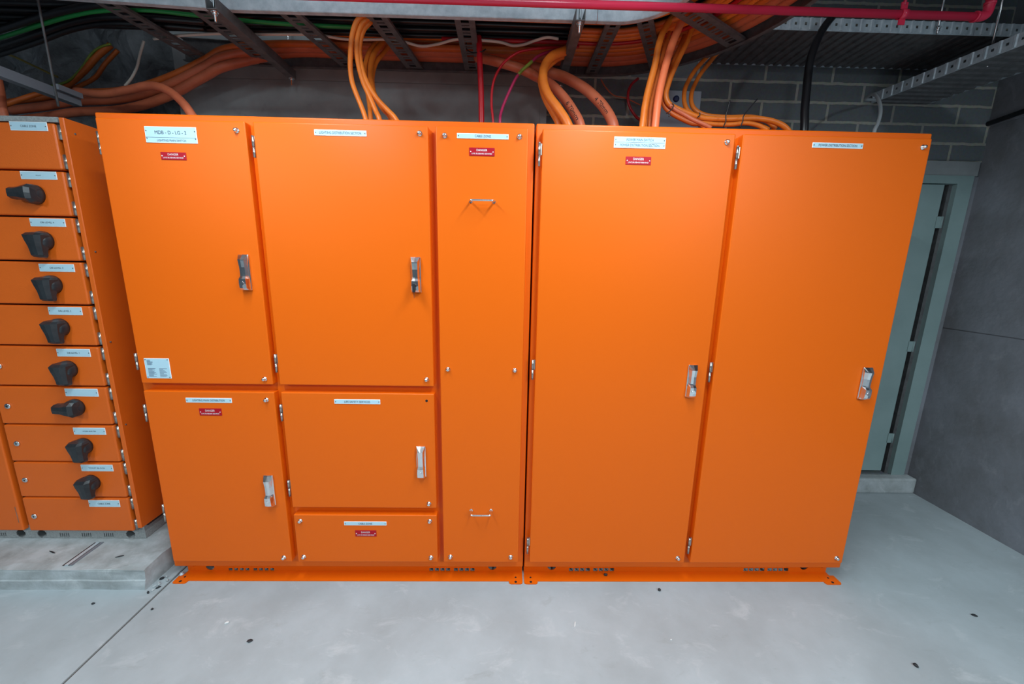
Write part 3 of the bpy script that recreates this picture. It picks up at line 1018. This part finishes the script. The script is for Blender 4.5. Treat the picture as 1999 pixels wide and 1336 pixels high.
def tbf(u, v, nn):
    # u along the run from the wall end towards the viewer, v across, nn up
    return (3.735 + u * math.sin(ang) + v, 0.855 - u * math.cos(ang), TBZ + nn)


f1 = MB()
holes = []
n2 = 46
for k in range(n2):
    cx = (k + 0.5) * pitch
    holes += [(cx - 0.0055, cx + 0.0055, 0.024, 0.036)]
f1.holed(0, n2 * pitch, 0, 0.056, holes, 0.0015, lambda u, v, nn: tbf(u, nn, v))
for k in range(n2 + 1):
    cx = k * pitch
    f1.loft([[tbf(cx - 0.008, 0, z), tbf(cx - 0.004, -0.004, z), tbf(cx + 0.004, -0.004, z), tbf(cx + 0.008, 0, z)] for z in (0.004, 0.056)])
f1.build('front_flange', GALV, TB)
f2 = MB().box(0, n2 * pitch, 0.3285, 0.330, 0, 0.056, 0, tbf)
f2.build('rear_flange', GALV, TB)
f3 = MB()
ring = []
for k in range(n2):
    u = k * pitch
    ring += [(u, 0.0), (u + pitch * 0.45, 0.0), (u + pitch * 0.55, 0.008), (u + pitch * 0.9, 0.008)]
f3.loft([[tbf(u, 0.0015, z) for u, z in ring], [tbf(u, 0.3285, z) for u, z in ring]], cap=False, closed=False)
f3.build('tray_floor', GALV_DARK, TB)


def hanger(px, py, Y, label):
    p = aY(px, py, Y)
    mb = MB().cyl((p.x, p.y, p.z), (0, 0, 1), 0.0045, 3.12 - p.z, 8)
    mb.cyl((p.x, p.y, p.z + 0.012), (0, 0, 1), 0.0095, 0.010, 6)
    mb.cyl((p.x, p.y, p.z + 0.022), (0, 0, 1), 0.014, 0.002, 12)
    return tag(mb.build('threaded_rod', CHROME), label, 'rod')


hanger(1927, 131, 0.405, 'long bright threaded rod with a nut beside the tray on the right wall')
hanger(1829, 66, 0.487, 'short threaded rod with a nut under the tray behind the red pipe')

# ------------------------------------------------------------------ red pipe
PP = thing('sprinkler_pipe', 'red pipe running under the cable ladder and turning up at its right end', 'pipe', (1.6, 0.0, 2.495))
px_end = aY(1926, 36, 0.0).x
PR, PZc = 0.0135, 2.4955
MB().cyl((-1.6, 0, PZc), (1, 0, 0), PR, px_end - 0.045 + 1.6, 20).build('pipe_run', RED_PIPE, PP)
el = MB().tube([(px_end - 0.047, 0, PZc), (px_end - 0.025, 0, PZc + 0.001), (px_end - 0.007, 0, PZc + 0.007), (px_end - 0.001, 0, PZc + 0.025), (px_end, 0, PZc + 0.047)], PR * 1.16, 18, 0, 5)
el.cyl((px_end - 0.050, 0, PZc), (1, 0, 0), PR * 1.3, 0.010, 18)
el.cyl((px_end, 0, PZc + 0.040), (0, 0, 1), PR * 1.3, 0.010, 18)
el.build('elbow', RED_PIPE, PP)
MB().cyl((px_end, 0, PZc + 0.045), (0, 0, 1), PR, 3.12 - PZc - 0.045, 20).build('riser', RED_PIPE, PP)
cxp = aY(1762, 30, 0.0).x
cl = MB().cyl((cxp - 0.012, 0, PZc), (1, 0, 0), PR * 1.25, 0.024, 20)
cl.box(cxp - 0.012, cxp + 0.012, -0.002, 0.002, PZc - 0.034, PZc - 0.012)
cl.box(cxp - 0.012, cxp + 0.012, -0.002, 0.002, PZc + 0.012, PZc + 0.04)
cl.cyl((cxp, 0, PZc + 0.03), (0, 0, 1), 0.005, 3.12 - PZc - 0.03, 8)
cl.build('pipe_clamp', RED_PIPE, PP)

# ------------------------------------------------------------------ cables
def cable(pts, r, material, label, cat='cable', group=None, name='cable', seg=12):
    o = MB().tube(pts, r, seg).build(name, material)
    return tag(o, label, cat, group)


def drop(pix, Y0, Y1, end=True):
    """path through photo points, its depth going evenly from Y0 to Y1; ends on the cabinet top"""
    n = len(pix) - 1
    P = [aY(px, py, Y0 + (Y1 - Y0) * i / n) for i, (px, py) in enumerate(pix)]
    if end:
        e, q = P[-1], P[-2]
        dv = (e - q)
        k = max(0.0, (e.z - 2.104) / max(1e-6, -dv.z)) if dv.z < 0 else 0
        P.append(Vector((e.x + dv.x * min(k, 1.5) * 0.6, e.y, 2.1035)))
    return P


def ladder_run(y, z, x0=-1.6, jit=0.0025, seed=0, y_start=None, xs=None):
    r = random.Random(seed)
    P = []
    for x in [x0 + i * 0.3 for i in range(int((1.9 - x0) / 0.3) + 1)]:
        yy = y if y_start is None else y_start + (y - y_start) * min(1, max(0, (x - x0) / (xs or 1.0)))
        P.append(Vector((x, yy + r.uniform(-jit, jit), z + r.uniform(-jit, jit) * 0.4)))
    for t in range(0, 7):
        a = math.radians(90 - t * 15)
        P.append(Vector((BCX + y * math.cos(a), BCY + y * math.sin(a), z + r.uniform(-jit, jit) * 0.4)))
    P += [Vector((BCX + y, -0.4, z)), Vector((BCX + y, -1.5, z))]
    return P


base = LZ + 0.026
k = 0
for i in range(7):          # black power cables in the middle
    rr_ = 0.0125
    cable(ladder_run(0.375 + 0.027 * i, base + 0.042 + (i % 2) * 0.012, seed=10 + i), rr_, C_BLACK,
          'black cable lying in the black bundle along the middle of the cable ladder', 'cable', 'black cables on the ladder')
for i in range(5):          # second layer
    cable(ladder_run(0.39 + 0.03 * i, base + 0.080, seed=30 + i), 0.0125, C_BLACK,
          'black cable lying in the black bundle along the middle of the cable ladder', 'cable', 'black cables on the ladder')
for i in range(4):          # orange cables near the front rail, entering at the right
    cable(ladder_run(0.275 + 0.0262 * i, base + 0.014 + 0.004 * i, x0=0.78, y_start=0.262 + 0.0262 * i, xs=1.1, jit=0.001, seed=50 + i), 0.0125, C_ORANGE,
          'orange cable on the ladder beside its front rail, above the red pipe', 'cable', 'orange cables by the front rail')
for i, (off, r) in enumerate(((0, 0.0225), (21, 0.0225), (-17, 0.0165))):          # heavy sleeves sloping up from the left, then along the rear rail
    q = [aY(20, 216 + off, 0.84), aY(85, 208 + off, 0.81), aY(150, 198 + off, 0.78), aY(220, 195 + off, 0.76), aY(280, 184 + off, 0.72), aY(340, 162 + off * 0.95, 0.68), aY(400, 131 + off * 0.85, 0.66), aY(445, 109 + off * 0.9, 0.645)]
    yy = (0.655, 0.706, 0.606)[i]
    q += ladder_run(yy, base + 0.003 + r, x0=0.42, seed=70 + i, jit=0.0012)
    cable(q, r, C_SALMON if i != 2 else C_DEEP, ('middle', 'lowest', 'thinnest and uppermost')[i] + ' of the three thick orange cables rising from the left onto the ladder', 'cable')
for i in range(5):
    cable(ladder_run(0.584 + 0.030 * i, base + 0.068 + 0.004 * (i % 2), x0=0.62, jit=0.0015, seed=80 + i), 0.014, C_ORANGE if i % 2 else C_DEEP,
          'orange cable lying on top of the thick ones by the rear rail', 'cable', 'upper orange cables by the rear rail')
for i in range(5):          # orange fan seen through the bend only
    cable(ladder_run((0.405, 0.435, 0.465, 0.533, 0.562)[i], base + 0.0145, x0=1.86, jit=0.002, seed=90 + i), 0.0125, C_ORANGE if i % 3 else C_DEEP,
          'orange cable fanning through the ladder bend at the right', 'cable', 'orange cables in the ladder bend')
cable(ladder_run(0.499, base + 0.011, x0=1.25, seed=120), 0.009, C_RED, 'thin red cable lying along the ladder beside the orange ones', 'cable')
# green and black run coming in from the upper left
gpts = [aZ(-90, 100, 2.60), aZ(0, 74, 2.60), aZ(75, 50, 2.60), aZ(140, 31, 2.60), aZ(200, 21, 2.605)] + [aZ(290, 20, 2.61), aZ(365, 28, 2.61), aZ(455, 38, 2.61), aZ(545, 46, 2.612), aZ(640, 51, 2.614), aZ(720, 54, 2.63)]
cable(gpts, 0.0085, C_GREEN, 'bright green cable running along the ladder from the upper left', 'cable')
for i, dz in enumerate((-13, 12, 25)):
    q = [aZ(-90, 100 + dz * 1.3, 2.612), aZ(0, 74 + dz * 1.25, 2.612), aZ(75, 50 + dz * 1.2, 2.612), aZ(140, 31 + dz, 2.612), aZ(210, 20 + dz, 2.612), aZ(300, 23 + dz, 2.613), aZ(400, 31 + dz, 2.614)]
    cable(q, 0.014, C_BLACK, 'black cable beside the green one at the upper left', 'cable', 'black cables beside the green cable')
wpts = [(300, 76), (345, 70), (420, 66), (490, 67), (570, 67), (620, 68), (680, 77), (760, 77), (790, 82), (822, 90), (855, 86), (890, 77), (930, 78), (975, 82), (1000, 89), (1022, 87), (1045, 79), (1068, 73), (1090, 76)]
cable([aZ(a, c, 2.599) for a, c in wpts], 0.0062, C_WHITE, 'thin wavy white cable crossing the ladder over the orange ones', 'cable')

# orange drop into the lighting section
left_drop = [
    ([(716, 26), (701, 36), (692, 52), (686, 78), (684, 110), (684, 135), (687.5, 160), (696, 184.6), (706, 209), (713.5, 230.7)], 0.285, 0.20, 0.0103, 'leftmost of the orange cables dropping into the lighting distribution section'),
    ([(722, 32), (708, 45), (699, 66), (696.5, 94), (700, 127), (709, 160), (722, 189.5), (734, 217.5), (740, 230.7)], 0.30, 0.20, 0.0108, 'second orange cable from the left dropping into the lighting section'),
    ([(724, 42), (711, 56), (703.5, 77.6), (702, 105.6), (708, 138.5), (720, 168), (737.4, 194.5), (755.5, 214), (772, 231.5)], 0.315, 0.19, 0.0108, 'orange cable curving furthest right of the lighting section drop'),
    ([(745, 78), (730, 88), (719, 106), (713, 130), (714, 160), (719, 190), (722, 212), (723.5, 231)], 0.56, 0.36, 0.0105, 'orange cable hanging behind the front three of the lighting section drop'),
    ([(752, 78), (738, 92), (727, 112), (723, 138), (725, 160), (731, 184.6), (745, 208), (766, 231)], 0.57, 0.33, 0.0125, 'thicker orange cable hanging at the back of the lighting section drop'),
    ([(764, 84), (748, 104), (736, 119), (729, 138), (727, 160), (733, 190), (748, 214), (762, 231)], 0.60, 0.37, 0.0105, 'rearmost orange cable of the lighting section drop'),
]
for pix, y0, y1, r, lb in left_drop:
    cable(drop(pix, y0, y1), r, C_ORANGE, lb, 'cable')
# red ones in the middle
cable(drop([(934.5, 72), (935.5, 84), (936, 104), (937, 128), (938.5, 160), (939.5, 190), (940, 236)], 0.47, 0.42), 0.0138, C_RED, 'thick straight red cable dropping into the left cabinet', 'cable')
cable(drop([(1130, 91), (1104, 92), (1068, 93), (1032, 97), (1008, 104), (984, 122), (968.4, 146), (961, 172), (959.5, 205), (962.5, 236)], 0.50, 0.36), 0.0058, C_RED, 'thin red cable arching down into the left cabinet', 'cable')
mp = drop([(1095, 95), (1056, 107), (1035.6, 123), (1011.6, 146), (996, 175), (983, 205), (977, 225), (976, 236)], 0.49, 0.34)
mg = thing('cable', 'magenta cable with green and yellow taped end dropping into the left cabinet', 'cable', mp[0])
MB().tube(mp, 0.0066, 10).build('sheath', C_MAGENTA, mg)
MB().tube(spline(mp, 7)[13:22:2], 0.0078, 10).build('tape_sleeve', C_LIME, mg)
# black cable tie with white tip at the ladder
p = [aY(910, 78, 0.50), aY(911, 95, 0.50), aY(922, 103, 0.46), aY(940, 101, 0.44), aY(948, 96, 0.45)]
tag(MB().tube(p, 0.0028, 6).build('cable_tie', C_BLACK), 'black cable tie holding the thick red cable to the ladder rung', 'cable tie')


def marker(mb, path, s0, s1, txt_, r, h):
    P = spline(path, 7)
    fr = frames(P)
    N = len(P) - 1

    def to(p, q):
        s = s0 + (s1 - s0) * (p + 0.5)
        i = min(N - 1, int(s * N))
        f = s * N - i
        c = P[i].lerp(P[i + 1], f)
        t = fr[i][0]
        view = (CAM - c)
        view = (view - t * view.dot(t)).normalized()
        sd = t.cross(view)
        aa = q * h / r
        return c + (view * math.cos(aa) - sd * math.sin(aa)) * (r + 0.0006)
    mb.text(txt_, 0, 0, 0, 1, 1, 1, to)


# big loops into the power section
pa = drop([(1118, 92), (1102, 100), (1078, 110), (1064, 128), (1060, 150), (1064, 172), (1074, 192), (1089, 212), (1108, 242)], 0.46, 0.24)
cable(pa, 0.0205, C_ORANGE, 'thick bright orange cable looping into the top left of the right cabinet', 'cable')
pb = drop([(1112, 106), (1090, 112), (1068, 130), (1057, 152), (1060, 176), (1068, 198), (1080, 220), (1091, 242)], 0.49, 0.29)
cable(pb, 0.017, C_ORANGE, 'orange cable tucked behind the thick bright loop at the right cabinet', 'cable')
pc = drop([(930, 112), (960, 118), (1012, 133), (1048, 150), (1076, 166), (1100, 190), (1117, 214), (1132, 242)], 0.60, 0.33)
mb = MB().tube(pc, 0.0225, 12)
marker(mb, pc, 0.70, 0.86, '6 70mm', 0.0225, 0.017)
tag(mb.build('cable', [C_SALMON, MARKER]), 'thick salmon cable with hand marking, nearest the bright orange loop', 'cable')
pd = drop([(1040, 130), (1072, 141), (1102, 151), (1137, 170), (1162, 191), (1182, 214), (1197, 243)], 0.60, 0.34)
mb = MB().tube(pd, 0.0245, 12)
marker(mb, pd, 0.60, 0.78, '4 70mm', 0.0245, 0.018)
tag(mb.build('cable', [C_SALMON, MARKER]), 'thick salmon cable with hand marking curving furthest right', 'cable')

# tall bunch dropping between the power doors
cable(drop([(1338, 8), (1322, 24), (1300, 52), (1287, 84), (1279, 125), (1267, 170), (1259.5, 204), (1254, 246)], 0.34, 0.20), 0.0142, C_ORANGE, 'leftmost orange cable of the tall bunch entering above the power main switch label', 'cable')
cable(drop([(1352, 2), (1342, 22), (1330, 44), (1316, 76), (1303, 115), (1291, 162), (1284, 200), (1279, 246)], 0.33, 0.21), 0.0165, C_PINK, 'bright coral cable in the tall bunch above the power doors', 'cable')
cable(drop([(1330, 30), (1312, 52), (1300, 84), (1290, 125), (1278, 175), (1271, 208), (1268, 246)], 0.40, 0.28), 0.0095, C_DEEP, 'thin deep orange cable squeezed between the two front cables of the tall bunch', 'cable')
cable(drop([(1316, 26), (1300, 46), (1288, 70), (1282, 100), (1280, 132), (1276, 165), (1270, 200), (1264, 244)], 0.42, 0.31), 0.010, C_ORANGE, 'thin orange cable at the back of the tall bunch', 'cable')
cable(drop([(1370, 14), (1355, 44), (1340, 84), (1325, 115), (1312, 144), (1304, 167), (1300, 186), (1306, 203), (1323, 213), (1342, 221), (1365, 229), (1386, 232), (1415, 233), (1448, 232), (1480, 232), (1512, 238), (1537, 253)], 0.36, 0.27), 0.0118, C_ORANGE, 'orange cable hugging the bunch, then bending right along the tied loom to its end', 'cable')
cable(drop([(1345, 48), (1330, 86), (1315, 120), (1300, 160), (1294, 190), (1298, 208), (1311, 221), (1331, 232), (1352, 241), (1372, 246)], 0.40, 0.30), 0.0108, C_DEEP, 'deep orange cable bending lowest at the left end of the tied loom', 'cable')
cable(drop([(1440, 62), (1411, 87), (1390, 102), (1372, 120), (1355, 140), (1342, 162), (1336, 180), (1336.5, 202), (1345, 218), (1366, 228)], 0.58, 0.40, False)
      + [aY(1420, 234, 0.36), aY(1460, 238, 0.33), aY(1482, 244, 0.31), aY(1500, 254, 0.30)], 0.0105, C_ORANGE, 'left one of the paired orange cables sweeping down in front of the grey plate', 'cable')
cable(drop([(1450, 66), (1422, 88), (1400, 104), (1384, 124), (1368, 144), (1357, 164), (1350, 182), (1350, 202), (1360, 217), (1382, 226)], 0.60, 0.42, False)
      + [aY(1420, 229, 0.39), aY(1470, 229, 0.36), aY(1500, 238, 0.34), aY(1514, 253, 0.33)], 0.0105, C_ORANGE, 'right one of the paired orange cables sweeping down in front of the grey plate', 'cable')
cable([aY(1307, 205, 0.27), aY(1318, 214, 0.265), aY(1336, 224, 0.26), aY(1354, 234, 0.25), aY(1372, 242, 0.24), aY(1388, 250, 0.235)], 0.0088, C_SALMON, 'short salmon cable slanting across the front of the tied loom', 'cable')
cable([aY(1366, 240, 0.30), aY(1400, 243, 0.29), aY(1430, 243, 0.28), aY(1456, 240.5, 0.27), aY(1480, 245, 0.26), aY(1498, 254, 0.25)], 0.0095, C_ORANGE, 'orange cable along the bottom of the tied loom just above the cabinet top', 'cable')
ties = [([(1301, 222), (1309, 216), (1315, 207), (1312, 202)], 0.245, 'black cable tie at the left end of the tied orange loom'),
        ([(1306, 228), (1308, 221)], 0.244, 'cut black tail of the left cable tie on the loom'),
        ([(1361, 230), (1366, 225), (1366, 220)], 0.285, 'short black cable tie under the grey plate'),
        ([(1425, 196), (1421, 212), (1417, 226), (1417, 236), (1412, 248)], 0.245, 'black cable tie with its tail standing nearly upright'),
        ([(1479, 193), (1466, 208), (1452, 226), (1450, 236), (1445, 249)], 0.245, 'black cable tie with its tail leaning right')]
for pix, Y, lb in ties:
    tag(MB().tube([aY(a, c, Y) for a, c in pix], 0.0024, 6).build('cable_tie', C_BLACK), lb, 'cable tie')
# grey plate on the block wall
a, c = aY(1292, 176, WY - 0.02), aY(1363, 246, WY - 0.02)
JB = MB().bevel_box(a.x, c.x, WY - 0.022, WY - 0.001, c.z - 0.05, a.z, 0.003, 1)
p = aY(1320, 193, WY - 0.024)
JB.lathe((p.x, WY - 0.022, p.z), (0, -1, 0), [(0, 0.018), (0.006, 0.017), (0.009, 0.010)], 14, 1)
tag(JB.build('junction_plate', [PALE_BOX, BLUE]), 'pale grey plate with a blue dot on the block wall behind the orange cables', 'plate')
cable([aY(1173, 155, WY - 0.03), aY(1182, 170, WY - 0.03), aY(1198, 186, WY - 0.03), aY(1222, 192, WY - 0.03), aY(1250, 205, WY - 0.035)], 0.0035, C_SALMON, 'very thin pinkish cable curling on the block wall', 'cable')
cable([aY(1246, 153, 0.80), aY(1232, 166, 0.80), aY(1226, 184, 0.80), aY(1228, 205, 0.80), aY(1240, 226, 0.80), aY(1252, 236, 0.80)], 0.0075, C_RED, 'dark red cable loop against the block wall', 'cable')
# black and grey ones on the right
cable(drop([(1626, 32), (1618, 41), (1606, 58), (1594, 82), (1582, 117), (1577, 150), (1574, 182), (1571, 215), (1570, 253)], 0.46, 0.33), 0.0175, C_BLACK, 'thick shiny black cable dropping into the right cabinet', 'cable')
gp = [Vector(tbf(0.02, 0.012, 0.012)), aY(1690, 194, 0.74), aY(1698, 186, 0.64), aY(1708, 185, 0.54), aY(1716, 198, 0.45), aY(1719, 218, 0.37), aY(1714, 240, 0.31), aY(1707, 256, 0.27)]
gp.append(Vector((gp[-1].x - 0.015, 0.25, 2.1035)))
cable(gp, 0.0075, C_GREY, 'grey flexible conduit looping from the tray end into the right cabinet', 'conduit')

# left corner tangle
cable(drop([(150, 178), (200, 184), (250, 176), (285, 168), (312, 170), (336, 182), (358, 202), (374, 224)], 0.62, 0.28), 0.0185, C_SALMON, 'salmon cable arching into the top left of the MDB-D-LG-2 cabinet', 'cable')
cable([aY(100, 168, 0.95), aY(118, 164, 0.95), aY(138, 155, 0.95), aY(160, 132, 0.95), aY(178, 106, 0.95), aY(196, 92, 0.95), aY(216, 86, 0.95)], 0.006, C_LIME, 'green and yellow earth cable rising among orange cables at the upper left', 'cable')
cable([aY(110, 178, 0.98), aY(135, 164, 0.97), aY(165, 138, 0.96), aY(190, 110, 0.96), aY(216, 88, 0.97)], 0.0155, C_DEEP, 'orange cable rising beside the green and yellow one', 'cable')
cable([aY(115, 182, 1.0), aY(150, 170, 1.0), aY(185, 152, 1.0), aY(205, 125, 1.0), aY(230, 98, 1.0)], 0.011, C_DEEP, 'thinner reddish orange cable rising behind at the upper left', 'cable')
cable([aY(244, 168, 0.70), aY(257, 152, 0.70), aY(267, 132, 0.70), aY(273, 108, 0.70), aY(281, 80, 0.70)], 0.006, C_WHITE, 'short white cable hanging above the salmon cable', 'cable')
cable([aY(-40, 222, 0.62), aY(10, 205, 0.64), aY(40, 194, 0.66), aY(75, 183, 0.70), (aY(120, 172, 0.74))], 0.012, C_DEEP, 'reddish orange cable low at the left edge above the left switchboard', 'cable')
q = [aY(-6, 150, 0.45), aY(1, 185, 0.43), aY(5, 215, 0.41)]
q.append(Vector((q[-1].x + 0.01, 0.41, zt_side + 0.005)))
cable(q, 0.0165, C_SALMON, 'salmon cable dropping into the top of the left switchboard at the photo edge', 'cable')
cable([aY(-20, 98, 1.02), aY(20, 108, 1.0), aY(60, 126, 0.98), aY(100, 145, 0.98), aY(112, 150, 0.98)], 0.006, C_YELLOW, 'dull yellow cable slanting across the rock at the upper left', 'cable')
# slotted steel arm over the left board
SA = thing('support_bracket', 'grey steel channel arm hung by a rod above the left switchboard', 'bracket', (-0.62, 0.35, 2.31))
a, c = aX(0, 142, -0.58), aX(150, 194, -0.58)
arm = MB()
arm.box(-0.60, -0.56, -0.5, c.y, a.z - 0.020, a.z - 0.017)
arm.box(-0.60, -0.597, -0.5, c.y, a.z - 0.017, a.z + 0.022)
arm.box(-0.563, -0.56, -0.5, c.y, a.z - 0.017, a.z + 0.022)
arm.build('strut', ARM, SA)
arm2 = MB()
p, q = aX(112, 166, -0.54), aX(161, 191, -0.54)
arm2.box(-0.548, -0.536, p.y, q.y, (p.z + q.z) / 2 - 0.012, (p.z + q.z) / 2 + 0.012)
arm2.box(-0.56, -0.548, p.y, p.y + 0.03, (p.z + q.z) / 2 - 0.012, (p.z + q.z) / 2 - 0.009)
arm2.build('clip', ARM, SA)
p = aY(114, 208, 0.30)
MB().cyl((p.x, p.y, p.z), (0, 0, 1), 0.0045, 3.12 - p.z, 8).build('threaded_rod', GALV_DARK, SA)  # dark colour stands in for the gloom around the rod

# ------------------------------------------------------------------ litter on the floor
def lump(px, py, z, sx, sy, sz, rotz, material, name, label, cat, seed):
    p = aZ(px, py, z)
    sx, sy = sx * 0.8, sy * 0.8
    b = bmesh.new()
    bmesh.ops.create_icosphere(b, subdivisions=2, radius=1)
    r = random.Random(seed)
    off = Vector((r.uniform(0, 9), r.uniform(0, 9), r.uniform(0, 9)))
    M_ = Matrix.Translation((p.x, p.y, z + sz * 0.9)) @ Matrix.Rotation(rotz, 4, 'Z')
    for v in b.verts:
        n = 1 + 0.35 * mnoise.noise(v.co * 1.3 + off)
        zz = max(-0.9, v.co.z * n)
        v.co = M_ @ Vector((v.co.x * sx * n, v.co.y * sy * n, zz * sz))
    return tag(MB().bm(b).build(name, material), label, cat)


lump(1287, 1154, 0, 0.009, 0.008, 0.007, 0.3, DEBRIS, 'debris', 'black crumb on the floor in front of the right cabinet', 'debris', 1)
lump(488, 1252.5, 0, 0.015, 0.009, 0.003, 0.2, DEBRIS, 'debris', 'flat black chip on the floor left of the middle', 'debris', 2)
lump(443, 1217, 0, 0.011, 0.007, 0.003, 0.5, DEBRIS_W, 'debris', 'white chip on the floor near the flat black chip', 'debris', 3)
lump(1122.5, 1220, 0, 0.004, 0.019, 0.002, -0.25, DEBRIS_W, 'debris', 'white sliver lying on the floor below the two cabinet feet', 'debris', 4)
lump(1787, 1301, 0, 0.009, 0.012, 0.006, 0.1, DEBRIS, 'debris', 'dark blob on the floor at the lower right', 'debris', 5)
lump(1902, 1203, 0, 0.014, 0.008, 0.004, -0.5, DEBRIS, 'debris', 'dark chip on the floor near the right wall', 'debris', 6)
lump(297.5, 1191, 0, 0.006, 0.006, 0.005, 0.1, DEBRIS, 'debris', 'small black crumb right of the floor joint', 'debris', 7)
lump(182, 1180, 0, 0.009, 0.006, 0.004, 0.1, DEBRIS, 'debris', 'small dark crumb on the floor below the concrete pad', 'debris', 8)
lump(1182, 1125, 0, 0.013, 0.009, 0.008, 0.0, DEBRIS, 'debris', 'black lump on the orange floor flange of the right cabinet', 'debris', 12)
lump(1310, 1250, 0, 0.005, 0.004, 0.002, 0.1, DEBRIS_W, 'debris', 'tiny white speck on the floor right of the white sliver', 'debris', 9)
lump(102, 1079, PZ, 0.030, 0.004, 0.003, -0.35, DEBRIS, 'debris', 'thin black stick on the concrete pad', 'debris', 10)
lump(234, 1087.5, PZ, 0.022, 0.0045, 0.003, 0.4, DEBRIS, 'debris', 'short dark stick on the pad right of the steel channel', 'debris', 11)
rj = random.Random(21)
for i in range(9):
    lump(292 + i * 4.5 + rj.uniform(-4, 4), 1157 - i * 3.6 + rj.uniform(-4, 4), 0, rj.uniform(0.006, 0.013), rj.uniform(0.004, 0.008), rj.uniform(0.004, 0.008), rj.uniform(0, 3), CONC_PAD if i % 3 else DEBRIS, 'rubble',
         'broken concrete crumb beside the right corner of the pad', 'rubble', 40 + i)['group'] = 'rubble at the pad corner'
